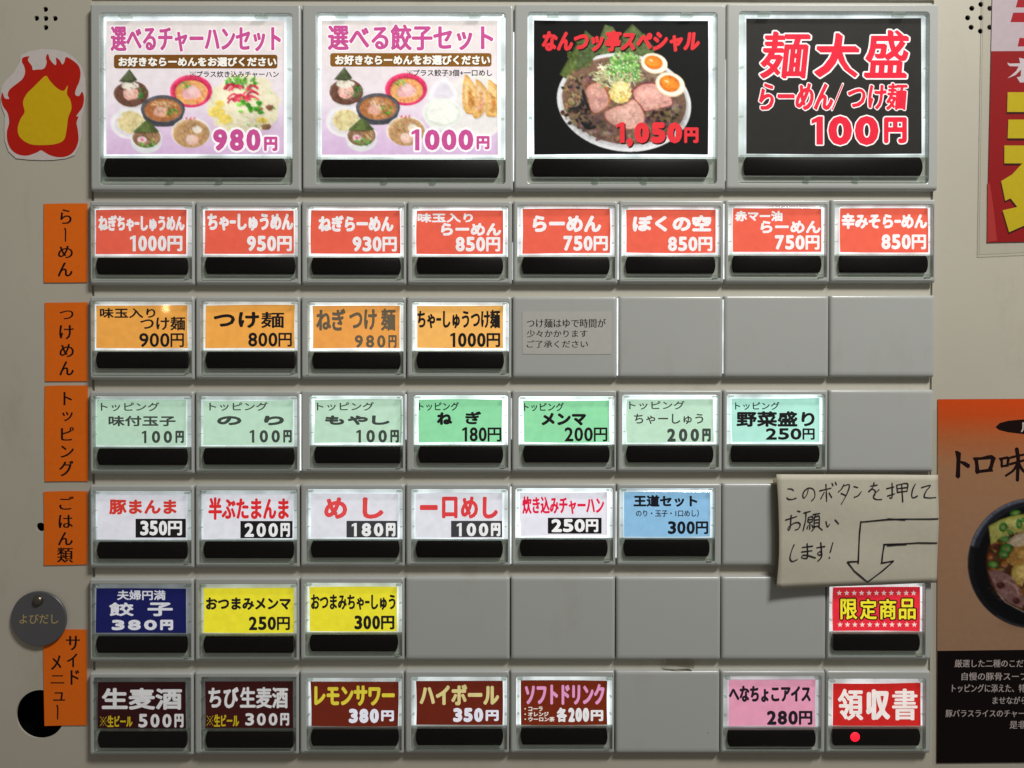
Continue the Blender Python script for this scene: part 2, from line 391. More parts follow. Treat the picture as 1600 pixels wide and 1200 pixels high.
class Photo(Art):
    """a printed food photograph: shapes are blended into a fine grid of ink dots, which becomes part of a card"""
    def __init__(s, x0, y0, x1, y1, bg, k=1.0):
        Art.__init__(s, 0); s.x0, s.y0, s.k = x0, y0, k
        s.w = int((x1 - x0) * k) + 1; s.hh = int((y1 - y0) * k) + 1; s.x1, s.y1 = x1, y1
        s.img = np.empty((s.hh, s.w, 3)); s.img[:] = bg; s.food = np.zeros((s.hh, s.w)); s.soft = 1.0; s.keep = False
    def raw(s, pts, faces, col):
        p = (np.asarray(pts, float) - [s.x0, s.y0]) * s.k
        c0 = np.array(col[0] if isinstance(col, list) else col, float)[:3]
        for f in faces:
            q = p[list(f)]
            ax, ay = np.maximum(np.floor(q.min(0)) - 1, 0).astype(int); bx, by = np.ceil(q.max(0)).astype(int) + 2
            bx = min(bx, s.w); by = min(by, s.hh)
            if bx <= ax or by <= ay: continue
            acc = np.zeros((by - ay, bx - ax))
            for ox, oy in ((.25, .25), (.75, .25), (.25, .75), (.75, .75)):
                X = (np.arange(ax, bx) - .5 + ox)[None, :, None]; Y = (np.arange(ay, by) - .5 + oy)[:, None, None]
                xa, ya = q[:, 0], q[:, 1]; xb, yb = np.roll(xa, -1), np.roll(ya, -1)
                den = np.where(np.abs(yb - ya) < 1e-9, 1e-9, yb - ya)
                acc += (((ya > Y) != (yb > Y)) & (X < (xb - xa) * (Y - ya) / den + xa)).sum(2) % 2
            al = (acc / 4 * s.soft)[..., None]
            s.img[ay:by, ax:bx] = s.img[ay:by, ax:bx] * (1 - al) + c0 * al
            if not s.keep: s.food[ay:by, ax:bx] = np.maximum(s.food[ay:by, ax:bx], al[..., 0])
    def stroke(s, pts, wd, col, taper=0.0, smooth=True, wob=0.0):
        p = np.asarray(pts, float)
        if smooth and len(p) == 3:
            t = np.linspace(0, 1, 6)[:, None]; c = 2 * p[1] - (p[0] + p[2]) / 2
            p = p[0] * (1 - t) ** 2 + 2 * c * t * (1 - t) + p[2] * t * t
        n = len(p); d = np.gradient(p, axis=0); d /= np.maximum(np.linalg.norm(d, axis=1), 1e-6)[:, None]
        nr = np.stack([-d[:, 1], d[:, 0]], 1); ww = wd / 2 * (1 - taper * np.linspace(0, 1, n))[:, None]
        s.raw(np.vstack([p + nr * ww, (p - nr * ww)[::-1]]), [tuple(range(2 * n))], col)
    def glow(s, cx, cy, rx, ry, amt, rot=0, col=None):
        """soft light or dark patch of the photographed dish"""
        Y, X = np.mgrid[0:s.hh, 0:s.w]; a = math.radians(rot)
        x = X / s.k + s.x0 - cx; y = Y / s.k + s.y0 - cy
        u = (x * math.cos(a) + y * math.sin(a)) / rx; v = (-x * math.sin(a) + y * math.cos(a)) / ry
        g = np.exp(-(u * u + v * v) * 1.4)[..., None]
        if col is None: s.img = s.img * (1 + amt * g)
        else: s.img = s.img * (1 - amt * g) + np.array(col, float) * amt * g
    def blend(s, stops):
        t = np.linspace(0, 1, s.hh); k = [a for a, _ in stops]
        for i in range(3): s.img[..., i] = np.interp(t, k, [c[i] for _, c in stops])[:, None]
    @staticmethod
    def blur(a, n):
        for _ in range(n):
            for ax in (0, 1):
                b = np.concatenate([a.take([0], ax), a, a.take([-1], ax)], ax); m_ = a.shape[ax]
                a = .25 * b.take(range(0, m_), ax) + .5 * b.take(range(1, m_ + 1), ax) + .25 * b.take(range(2, m_ + 2), ax)
        return a
    def finish(s, art, relief=.5, grain=.05, soften=1):
        rng = np.random.default_rng(3)
        fd = Photo.blur(s.food, 3)[..., None]
        lum = s.img.mean(2); lb = Photo.blur(lum, 1)
        em = lb - np.roll(np.roll(lb, 2, 0), 2, 1); em[:2] = 0; em[:, :2] = 0
        n1 = Photo.blur(rng.normal(size=lum.shape), 2) * 3.2; n2 = Photo.blur(rng.normal(size=lum.shape), 14) * 9
        im = s.img - (np.clip(em, -40, 40) * relief)[..., None] * fd
        hi = np.clip((238 - Photo.blur(lum, 3)) / 70, .12, 1)
        im = im * (1 + ((grain * n1 + grain * .7 * n2) * hi)[..., None] * fd)
        im = Photo.blur(im, soften)
        im = np.clip(im, 2, 252) / 255.0
        im = np.where(im <= .04045, im / 12.92, ((im + .055) / 1.055) ** 2.4)
        Y, X = np.mgrid[0:s.hh, 0:s.w]
        pts = np.stack([np.minimum(X / s.k + s.x0, s.x1).ravel(), np.minimum(Y / s.k + s.y0, s.y1).ravel()], 1)
        q = PA(pts, art.h); b = art.nv
        art.v.append(np.hstack([q, np.full((len(q), 1), art.h)]))
        I = (np.arange(s.hh - 1)[:, None] * s.w + np.arange(s.w - 1)[None]).ravel() + b
        art.f += [tuple(t) for t in np.stack([I, I + 1, I + s.w + 1, I + s.w], 1).tolist()]
        art.c += [tuple(c) for c in im.reshape(-1, 3)]
        art.nv += len(q); art.h += .05
def sheet(art, quad, col, thick=0.6, bow=0.5, n=8):
    """paper sheet with edges that are not ruler straight, and its thickness"""
    (ax, ay), (bx, by), (cx, cy), (dx, dy) = quad
    k = [random.uniform(-bow, bow) for _ in range(4)]
    top = [(ax + (bx - ax) * t, ay + (by - ay) * t + k[0] * math.sin(math.pi * t)) for t in np.linspace(0, 1, n)]
    right = [(bx + (cx - bx) * t + k[1] * math.sin(math.pi * t), by + (cy - by) * t) for t in np.linspace(0, 1, n)][1:]
    bot = [(cx + (dx - cx) * t, cy + (dy - cy) * t + k[2] * math.sin(math.pi * t)) for t in np.linspace(0, 1, n)][1:]
    left = [(dx + (ax - dx) * t + k[3] * math.sin(math.pi * t), dy + (ay - dy) * t) for t in np.linspace(0, 1, n)][1:-1]
    ring = top + right + bot + left
    h0 = art.h; q0 = PA(ring, h0 - thick); q1 = PA(ring, h0); nn = len(ring)
    b = art.nv
    art.v.append(np.vstack([np.hstack([q0, np.full((nn, 1), h0 - thick)]), np.hstack([q1, np.full((nn, 1), h0)])]))
    art.f.append(tuple(b + i for i in range(nn))[::-1])
    for i in range(nn):
        j = (i + 1) % nn; art.f.append((b + i, b + j, b + nn + j, b + nn + i))
    art.c += [lin(col)] * (2 * nn); art.nv += 2 * nn
    art.poly(ring, col); art.h += 0.02

# ------------------------------------------------------------------ tile grid measured on the machine
ROW = [(5, 6, 4, 300, 298, 297), (312.7, 313.5, 310.5, 445.5, 445, 441.5), (462, 463, 460.5, 594, 592, 589.5),
       (611, 609.5, 608.5, 741.5, 739, 737.5), (758, 755.7, 754.6, 889, 886, 884.5), (904.5, 901.5, 900.5, 1036, 1032.5, 1032),
       (1052, 1048, 1048.3, 1182, 1178.5, 1178)]
def q3(a, b, c, x):
    x0, x1, x2 = 140., 640., 1460.
    if x < x1: return a + (b - a) * (x - x0) / (x1 - x0)
    return b + (c - b) * (x - x1) / (x2 - x1)
def tile(r, c, n):
    yl = [0, 1 / 6.]
    t = (sum(ROW[r][:3]) / 3 - 5) / 1040.0
    x0 = 139 - t; x1 = 1466.5 - 11.5 * t
    pw = (x1 - x0) / n; a = x0 + pw * c; b = a + pw
    m_ = (a + b) / 2
    return a + 0.9, q3(*ROW[r][:3], m_), b - 0.9, q3(*ROW[r][3:], m_)

# ------------------------------------------------------------------ the machine
machine = empty('ticket_machine', 'cream meal ticket vending machine with rows of backlit menu buttons', 'ticket machine')
HP = -12.0                                            # the front panel's face lies this far behind the button faces
def px2b(x, y, h): return P(x, y, h)
def panel():
    cu = bpy.data.curves.new('front_panel', 'CURVE'); cu.dimensions = '2D'; cu.fill_mode = 'BOTH'
    def spline(pts):
        sp = cu.splines.new('POLY'); sp.points.add(len(pts) - 1); sp.use_cyclic_u = True
        for i, (x, y) in enumerate(pts): sp.points[i].co = (x * S, -y * S, 0, 1)
    spline([(-1080, -820), (1080, -820), (1080, 820), (-1080, 820)])
    spline([(a, b) for a, b, _ in rr(-662.2, -600, 662.6, 580, 2, 0)])
    def hole(px, py, r, n=24):
        x, y = P(px, py, HP); spline([(x + r * math.cos(2 * math.pi * k / n), y + r * math.sin(2 * math.pi * k / n)) for k in range(n)])
    for p in ((71, 14.5), (57, 28.5), (71.5, 28.8), (86, 28.8), (71.5, 43)): hole(*p, 4.1)
    for p in ((1532.7, 6.8), (1518.5, 13), (1546.7, 13), (1512, 27.8), (1532.5, 27.8), (1552.5, 27.8), (1517.5, 42.6), (1546.5, 42.6), (1532, 48.6)): hole(*p, 4.1)
    hole(63.2, 1116, 38.5, 64); hole(63.5, 823.5, 7, 32)
    cu.extrude = 1.6 * S
    o = bpy.data.objects.new('front_panel', cu); C.objects.link(o)
    bpy.context.view_layer.update(); dg = bpy.context.evaluated_depsgraph_get()
    me = bpy.data.meshes.new_from_object(o.evaluated_get(dg), depsgraph=dg)
    bpy.data.objects.remove(o); bpy.data.curves.remove(cu)
    n = len(me.vertices); v = np.zeros(n * 3, np.float32); me.vertices.foreach_get('co', v); v = v.reshape(-1, 3)
    me.vertices.foreach_set('co', np.stack([v[:, 0], -(v[:, 2] + (HP - 1.6) * S), v[:, 1]], 1).astype(np.float32).ravel())
    me.materials.clear(); me.materials.append(M_PANEL); me.update()
    o = bpy.data.objects.new('front_panel', me); C.objects.link(o); o.parent = machine
panel()
b = MB(); b.loops([rr(-1080, -820, 1080, 820, 8, -15.4), rr(-1084, -824, 1084, 824, 8, -20), rr(-1084, -824, 1084, 824, 8, -900)], 0)
b.add(rr(-1084, -824, 1084, 824, 8, -900), [tuple(range(20))], 0)
b.build('cabinet_body', M_PANEL, machine)
b = MB(); b.box(-1070, -810, 1070, 810, -64, -62); b.build('dark_backing', M_DARK, machine)  # dark sheet added behind the holes, its colour standing in for interior shade
b = MB(); b.loops([rr(-670, -606, 670, 586, 1, -34), rr(-670, -606, 670, 586, 1, -16.2), rr(-669.5, -605.5, 669.5, 585.5, 1, -15.8)], 0, cap=True)
b.build('button_backplate', M_RAIL, machine)

def strips():
    for i in range(6):
        yl = [P(xx, (q3(*ROW[i][3:], xx)), 0)[1] for xx in (145, 1450)]
        y2 = [P(xx, (q3(*ROW[i + 1][:3], xx)), 0)[1] for xx in (145, 1450)]
        b = MB(); a, e = min(yl) - 1, max(y2) + 2
        b.loops([rr(-658, a - 2, 658.5, e, .6, -15.75), rr(-658, a - 2, 658.5, e, .6, -11.4), rr(-657.4, a - 1.4, 657.9, e - .6, .6, -11)], 0, cap=True)
        b.build('cream_rail', M_RAIL, machine)
def tile_box(r, c, n):
    a, t, d, e = tile(r, c, n)
    x0, y0 = P(a, t, 0); x1, y1 = P(d, e, 0)
    return x0, y0, x1, y1
strips()
def blank(r, c, label):
    x0, y0, x1, y1 = tile_box(r, c, 8)
    b = MB()
    def L(i, h, rd): return rr(x0 + i, y0 + i, x1 - i, y1 - i * 1.5, rd, h)
    b.loops([L(0, -15.5, 3), L(0, -6, 3)], 0)
    b.loops([L(0, -6, 3), L(.35, -3.4, 3), L(1.1, -1.7, 3), L(2.4, -.7, 3), L(4.2, -.15, 3), L(6.0, 0, 3)], 0, cap=True, smooth=True)
    tag(b.build('blank_cover', M_GREY, machine), label)

def button(r, c, n, card, bar, label, glow, draw, cardcol, big=False, cap=None, ledband=1.0, led=None, gain=0.62):
    tx0, ty0, tx1, ty1 = tile_box(r, c, n)
    cx0, cy0, cx1, cy1 = card
    if cap is None: cap = (cx0 - 6.3, cy0 - 5.2, cx1 + 7.2, bar[3] + 8)
    ox0, oy0 = P(cap[0], cap[1], 0); ox1, oy1 = P(cap[2], cap[3], 0)
    ox0 = max(ox0, tx0 + 4); ox1 = min(ox1, tx1 - 3.5); oy0 = max(oy0, ty0 + 5)
    ob = ty1 - (10 if big else 5.2)                    # lower edge of the opening
    # bezel -----------------------------------------------------------
    b = MB()
    def L(i, h, rd=3): return rr(tx0 + i, ty0 + i, tx1 - i, ty1 - i * 1.7, rd, h)
    e = 1.0
    inner = lambda k, h: rr(ox0 - e + k, oy0 - e + k, ox1 + e - k, ob - k, 4 if not big else 6, h)
    b.loops([L(0, -15.5), L(0, -5)], 0); b.loops([L(0, -5), L(.4, -2.6), L(1.2, -1), L(2.6, -.15), L(3.4, 0)], 0, smooth=True)
    b.loops([L(3.4, 0), inner(-1.0, 0), inner(-.3, -.4), inner(0, -1.4), inner(0, -12)], 0)
    bx0, by0 = P(bar[0], bar[1], 0); bx1, by1 = P(bar[2], bar[3], 0)
    b.box(ox0 - e + .1, by0 - 1.5, ox1 + e - .1, ob - .1, -9.5, -6.5, 1)                      # smoky tray behind the bar
    cut = 11 if not big else 4
    zs = oy1 + .4
    b.add([(ox0 - e + .2, zs, -5), (ox1 - cut, zs, -5), (ox1 - cut, ob, -1.7), (ox0 - e + .2, ob, -1.7), (ox0 - e + .2, zs, -11), (ox1 - cut, zs, -11)],
          [(0, 1, 2, 3), (4, 5, 1, 0)], 0)
    if not big: b.box(ox1 - cut, zs - 1, ox1 + e - .1, ob - .1, -11, -.5, 0)
    bz = b.build('menu_button', [M_GREY, M_TRAY], machine); tag(bz, label)
    # light panel -----------------------------------------------------
    b = MB(); b.box(ox0 - e + .1, oy0 - e + .1, ox1 + e - .1, by0 - 1.7, -12, -10)
    b.build('light_panel', lit(glow), bz)
    # printed card ----------------------------------------------------
    art = Art(-5.5)
    j = lambda: random.uniform(-.8, .8)
    sheet(art, [(cx0 + j(), cy0 + j()), (cx1 + j(), cy0 + j()), (cx1 + j(), cy1 + j()), (cx0 + j(), cy1 + j())], cardcol, 0.8, 1.0)
    if draw: draw(art)
    art.build('menu_card', M_PRINT, bz, glow=gain)
    # black press bar ---------------------------------------------------
    b = MB(); nn = 12; bl = 3.0 if not big else 4.5
    vs = []
    for i in range(nn + 1):
        t = -1 + 2 * i / nn; y = (by0 + by1) / 2 + t * (by1 - by0) / 2; q = bl * t * t
        h = -.9 + .9 * (1 - abs(t) ** 14)
        for x, hh in ((bx0 - 0.6 + q, -9), (bx0 + q, h - .7), (bx0 + q + 1.2, h), (bx1 - q - 1.2, h), (bx1 - q, h - .7), (bx1 + .6 - q, -9)): vs.append((x, y, hh))
    fs = [(i * 6 + k, i * 6 + k + 1, (i + 1) * 6 + k + 1, (i + 1) * 6 + k) for i in range(nn) for k in range(5)]
    b.add(vs, fs, 0, True)
    for i in (0, nn):
        y = vs[i * 6][1]
        b.add([vs[i * 6 + 1], vs[i * 6 + 4], (vs[i * 6 + 4][0], y, -9.5), (vs[i * 6 + 1][0], y, -9.5)], [(0, 1, 2, 3)])
    b.build('press_bar', M_BLACK, bz)
    # clear cap: sloped rim and front pane ------------------------------
    b = MB()
    x0, y0, x1, y1 = ox0, oy0, ox1, oy1
    K = 4.2 if not big else 6.5
    G = lambda k, h, rd: rr(x0 + k, y0 + k, x1 - k, y1 - k, rd, h)
    b.loops([G(0, -9, 3), G(.1, -1, 3), G(.9, 1.2, 3), G(K * .55, 2.2, 2.4), G(K, 3.4, 2)], 0)
    b.loops([G(K, 3.4, 2), G(K + .5, 3.6, 2)], 1, cap=True)
    ly = y1 - (4.2 if not big else 6)                                       # moulded ridge under the bar
    b.box(x0 + 3, ly - .8, x1 - 3, ly + .5, 1.5, 4.3, 0)
    b.box(x0 + 1.2, by0 - 2.6, x1 - 1.2, by0 - 1.2, -6, 1.5, 0)             # shelf between card and bar
    for sx in (x0 + .6, x1 - K * .9):                                       # steps moulded into the sides
        for q in (.38, .72):
            yy = y0 + (by0 - y0) * q; b.box(sx, yy - .5, sx + K * .8, yy + .5, -7, 2.0, 0)
    if big:
        for qx in (.13, .84):
            qq = x0 + (x1 - x0) * qx; b.box(qq - 9, y0 + .8, qq + 9, y0 + 5.5, -6, 4.4, 0)
        for qx in (.36, .62):
            qq = x0 + (x1 - x0) * qx; b.box(qq - 4, ly, qq + 4, ly + 7, -6, 3.4, 0)
    else:
        for qq in (x0 + 5, x1 - 5): b.box(qq - 4, y0 + .6, qq + 4, y0 + 3.2, -5, 3.2, 0)
    b.build('clear_cap', [M_RIM, M_PANE], bz)
    if led:
        lx, lyy = P(led[0], led[1], 1.5); b = MB(); ls = []
        for k in range(5):
            a = k * math.pi / 9; ls.append([(lx + led[2] * math.cos(a) * math.cos(2 * math.pi * i / 20), lyy + led[2] * math.cos(a) * math.sin(2 * math.pi * i / 20), .2 + 2.2 * math.sin(a)) for i in range(20)])
        b.loops(ls, 0, cap=True, smooth=True)
        b.build('indicator_light', M_RED, bz)
    return bz

WH = (238, 236, 240); BK = (28, 26, 28)
RED = (232, 98, 78); ORG = (240, 168, 78); GRL = (192, 226, 204); GRN = (146, 222, 172); CYA = (178, 232, 220)
PAP = (228, 228, 240); BLU = (140, 188, 226); YEL = (232, 220, 50); NAV = (24, 28, 92); BRN = (50, 13, 17); BR2 = (102, 34, 20)
PNK = (222, 150, 178); CRI = (226, 44, 60); CR2 = (198, 36, 34)

# ------------------------------------------------------------------ food prints
def small_bowl(a, cx, cy, rx, ry, kind):
    if kind == 'dark_noodle':
        a.ell(cx, cy + 2, rx * 1.02, ry * 1.02, (232, 226, 230)); a.ell(cx, cy + 1, rx * .97, ry * .94, (108, 74, 62), jit=.03)
        a.scatter(46, cx, cy + 1, rx * .82, ry * .8, [(92, 58, 48), (140, 100, 84), (70, 44, 40)], 'line', 5, 11)
        a.ell(cx - 1, cy + 1, rx * .46, ry * .48, (232, 176, 164), jit=.06); a.ell(cx - 3, cy - 1, rx * .3, ry * .3, (242, 200, 188), jit=.08)
        a.ell(cx - 2, cy - ry * .55, rx * .5, ry * .3, (238, 230, 216), jit=.1)
        a.scatter(16, cx - 2, cy - ry * .55, rx * .45, ry * .25, [(250, 246, 238), (214, 206, 186)], 'line', 4, 8)
        a.scatter(26, cx + rx * .58, cy, rx * .3, ry * .4, [(74, 130, 64), (104, 156, 84), (52, 100, 50)], 'dot', 1, 2.4)
        a.poly([(cx - rx * .7, cy - ry * .85), (cx - 3, cy - ry * 1.75), (cx + rx * .35, cy - ry * .95), (cx, cy - ry * .75)], (72, 80, 56))
        a.poly([(cx - rx * .5, cy - ry * .95), (cx - 3, cy - ry * 1.6), (cx + rx * .1, cy - ry * .95)], (92, 100, 70))
    elif kind == 'pink':
        a.ell(cx, cy, rx, ry, (226, 62, 108)); a.ell(cx, cy + 1, rx * .86, ry * .84, (198, 44, 84)); a.ell(cx + .5, cy + 2, rx * .78, ry * .76, (236, 176, 112))
        a.scatter(50, cx, cy + 2, rx * .68, ry * .66, [(244, 200, 140), (226, 120, 70), (240, 176, 110), (214, 84, 56)], 'line', 6, 13)
        a.ell(cx - 4, cy + 4, rx * .32, ry * .34, (238, 182, 188), jit=.1); a.ell(cx + 6, cy + 3, rx * .28, ry * .32, (242, 194, 196), jit=.1); a.ell(cx + 1, cy - 3, rx * .24, ry * .28, (246, 206, 206), jit=.1)
        a.scatter(24, cx - rx * .28, cy - ry * .42, rx * .26, ry * .22, [(96, 168, 66), (140, 194, 90), (60, 124, 48)], 'dot', .8, 2)
    elif kind == 'black':
        a.poly([(cx - rx, cy - 1), (cx + rx, cy - 1), (cx + rx * .88, cy + ry * .62), (cx + rx * .5, cy + ry * 1.12), (cx + rx * .2, cy + ry * 1.2), (cx - rx * .2, cy + ry * 1.2), (cx - rx * .5, cy + ry * 1.12), (cx - rx * .88, cy + ry * .62)], (78, 78, 84))
        a.ell(cx, cy, rx, ry, (62, 62, 70)); a.ell(cx, cy - .5, rx * .94, ry * .9, (98, 96, 100)); a.ell(cx, cy + 1, rx * .84, ry * .8, (176, 112, 70))
        a.scatter(44, cx, cy + 1, rx * .74, ry * .68, [(204, 146, 92), (150, 86, 54), (224, 176, 120)], 'line', 5, 12)
        a.ell(cx - 5, cy + 3, rx * .3, ry * .36, (226, 172, 156), jit=.1)
        a.scatter(26, cx - 2, cy - ry * .35, rx * .4, ry * .32, [(246, 238, 214), (228, 214, 176)], 'line', 4, 10)
        a.scatter(26, cx + rx * .4, cy + ry * .15, rx * .28, ry * .34, [(84, 160, 60), (130, 190, 84), (52, 112, 44)], 'dot', .9, 2)
    elif kind == 'plate':
        a.ell(cx, cy, rx, ry, (240, 236, 242)); a.ell(cx, cy + 1, rx * .8, ry * .78, (228, 222, 228))
        a.ell(cx + 2, cy - 1, rx * .66, ry * .68, (224, 208, 158), jit=.08)
        a.scatter(80, cx + 2, cy - 1, rx * .62, ry * .64, [(238, 226, 182), (214, 194, 134), (226, 212, 160), (196, 176, 116)], 'line', 5, 12)
    elif kind == 'white':
        a.ell(cx, cy + ry * .35, rx * 1.02, ry * 1.05, (220, 222, 226)); a.ell(cx, cy, rx * 1.02, ry, (244, 244, 246)); a.ell(cx, cy + .5, rx * .92, ry * .88, (140, 106, 84))
        a.scatter(30, cx, cy, rx * .8, ry * .7, [(168, 128, 96), (112, 80, 62), (206, 168, 128)], 'line', 4, 9)
        a.ell(cx - rx * .3, cy + ry * .2, rx * .3, ry * .3, (242, 214, 220)); a.ell(cx - rx * .3, cy + ry * .2, rx * .13, ry * .13, (226, 120, 150))
        a.scatter(12, cx + rx * .45, cy - ry * .1, rx * .35, ry * .5, [(222, 188, 120), (200, 160, 96)], 'line', 6, 11, rot=60)
        a.scatter(34, cx + 2, cy + ry * .55, rx * .55, ry * .3, [(92, 164, 66), (136, 196, 92), (60, 120, 48)], 'dot', .9, 2.1)
        a.poly([(cx - rx * .9, cy - ry * .45), (cx + rx * .05, cy - ry * 1.6), (cx + rx * .85, cy - ry * .5), (cx, cy - ry * .35)], (78, 92, 52))
        a.poly([(cx - rx * .6, cy - ry * .5), (cx + rx * .05, cy - ry * 1.45), (cx + rx * .3, cy - ry * .5)], (100, 116, 64))
    elif kind == 'tan':
        pass
        a.ell(cx, cy - 1, rx * 1.08, ry * 1.05, (240, 236, 238)); a.ell(cx, cy, rx, ry, (204, 166, 124)); a.ell(cx, cy + 1, rx * .93, ry * .92, (190, 150, 108)); a.mottle(40, cx, cy + 1, rx * .85, ry * .85, (190, 150, 110), 10, .2)
        a.scatter(22, cx - rx * .3, cy - ry * .3, rx * .36, ry * .3, [(150, 108, 72), (122, 84, 54), (206, 176, 130)], 'line', 4, 9)
        a.ell(cx + rx * .32, cy - ry * .28, rx * .26, ry * .26, (240, 228, 214), jit=.1)
        a.ell(cx + 1, cy + ry * .42, rx * .36, ry * .36, (238, 196, 184), jit=.08); a.ell(cx - 2, cy + ry * .3, rx * .22, ry * .22, (244, 214, 202), jit=.1)
        for i in range(3): a.stroke([(cx - rx * .3 + i * 6, cy - ry * 1.0 + (i % 2) * 2), (cx - rx * .3 + i * 6 + 3, cy - ry * 1.12)], 1.8, (214, 60, 80))
def six_bowls(a, dx, dy):
    small_bowl(a, 298.5 + dx, 142.5 + dy, 33, 25.5, 'pink'); small_bowl(a, 205 + dx, 145.5 + dy, 27.5, 21.5, 'dark_noodle')
    small_bowl(a, 202.5 + dx, 192 + dy, 30, 25, 'plate'); small_bowl(a, 254.4 + dx, 171 + dy, 34.5, 22.5, 'black')
    small_bowl(a, 298.5 + dx, 208.5 + dy, 29, 22.5, 'tan'); small_bowl(a, 228.6 + dx, 214.5 + dy, 24, 18, 'white')
_sb = small_bowl
def small_bowl(a, cx, cy, rx, ry, kind):
    _sb(a, cx, cy, rx, ry, kind)
    base = {'dark_noodle': (150, 110, 96), 'pink': (238, 176, 150), 'black': (190, 136, 100), 'plate': (226, 212, 166), 'white': (160, 128, 104), 'tan': (196, 158, 120)}[kind]
    for _ in range(26):
        t = random.uniform(0, 6.28); r = math.sqrt(random.random()) * .7; g = random.gauss(0, 26)
        a.ell(cx + rx * r * math.cos(t), cy + ry * r * math.sin(t), random.uniform(.5, 1.6), random.uniform(.4, 1.2), tuple(max(0, min(255, v + g)) for v in base), rot=random.uniform(0, 180), n=7, jit=.2)
LILAC = [(0, (232, 222, 222)), (.3, (236, 226, 230)), (.62, (236, 224, 236)), (.82, (226, 200, 230)), (1, (216, 184, 222))]
MAG = (200, 82, 150)
def smooth_ring(p, n=4):
    p = np.asarray(p, float); N = len(p); q = []
    for i in range(N):
        p0, p1, p2, p3 = p[i - 1], p[i], p[(i + 1) % N], p[(i + 2) % N]
        for j in range(n):
            t = j / n; q.append(.5 * (2 * p1 + (p2 - p0) * t + (2 * p0 - 5 * p1 + 4 * p2 - p3) * t * t + (-p0 + 3 * p1 - 3 * p2 + p3) * t ** 3))
    return [tuple(v) for v in q]
def fried_rice_set(a):
    art = a; a = Photo(167, 34.1, 443.5, 241, LILAC[0][1], 1.2); a.blend(LILAC)
    six_bowls(a, 0, 0)
    a.ell(381, 167, 56, 44, (236, 228, 196), jit=.07); a.ell(384, 154, 46, 40, (240, 232, 204), jit=.09)
    a.scatter(420, 381, 166, 54, 43, [(246, 240, 216), (236, 222, 180), (226, 206, 156), (250, 246, 230)], 'line', 2.4, 5.5)
    for p in ((338, 175, 12, 9), (352, 186, 11, 8), (343, 162, 7, 6), (410, 188, 9, 5)): a.ell(*p, (240, 214, 110), jit=.16)
    for p in ((421, 168, 6, 5), (416, 198, 8, 5), (404, 170, 7, 4)): a.ell(*p, (138, 96, 70), jit=.2)
    a.scatter(70, 376, 128, 26, 9, [(96, 170, 62), (138, 200, 90), (66, 132, 46)], 'dot', 1.4, 3.4)
    for i in range(16):
        x, y = 372 + random.uniform(-14, 24), 145 + random.uniform(-12, 12)
        a.stroke([(x - 9, y + 5), (x, y - 3), (x + 10, y + 2)], random.uniform(2.4, 4), random.choice([(204, 64, 84), (222, 88, 104), (182, 48, 70)]))
    for _ in range(16):
        a.ell(random.uniform(372, 412), random.uniform(156, 176), random.uniform(3, 5), random.uniform(2.4, 4), random.choice([(92, 172, 54), (130, 200, 80), (64, 138, 44)]), jit=.1)
    a.scatter(14, 381, 168, 58, 40, [(92, 172, 54), (130, 200, 80)], 'dot', 1.2, 2.8)
    a.glow(366, 150, 30, 24, .08); a.glow(400, 195, 40, 22, -.14); a.finish(art, .55, .05); a = art
    a.text('選べるチャーハンセット', (172.5, 41, 439, 81), MAG, .035, ol=((250, 244, 248), 1.6), wy=.028)
    a.rect(178, 85.5, 433.5, 107, (122, 78, 30), 4)
    a.text('お好きならーめんをお選びください', (185, 89, 432, 104), (246, 242, 236), .05, sh=((60, 36, 10), 1.0, 1.0))
    a.text('※プラス炊き込みチャーハン', (296, 111, 435.6, 121), (50, 44, 48), .02)
    a.chars('980', (331, 201.5, 409, 236), MAG, fill=.86, wt=.065, ol=((252, 248, 252), 3.2))
    a.text('円', (412.5, 213.5, 433.5, 236), MAG, .06, ol=((252, 248, 252), 2.6))
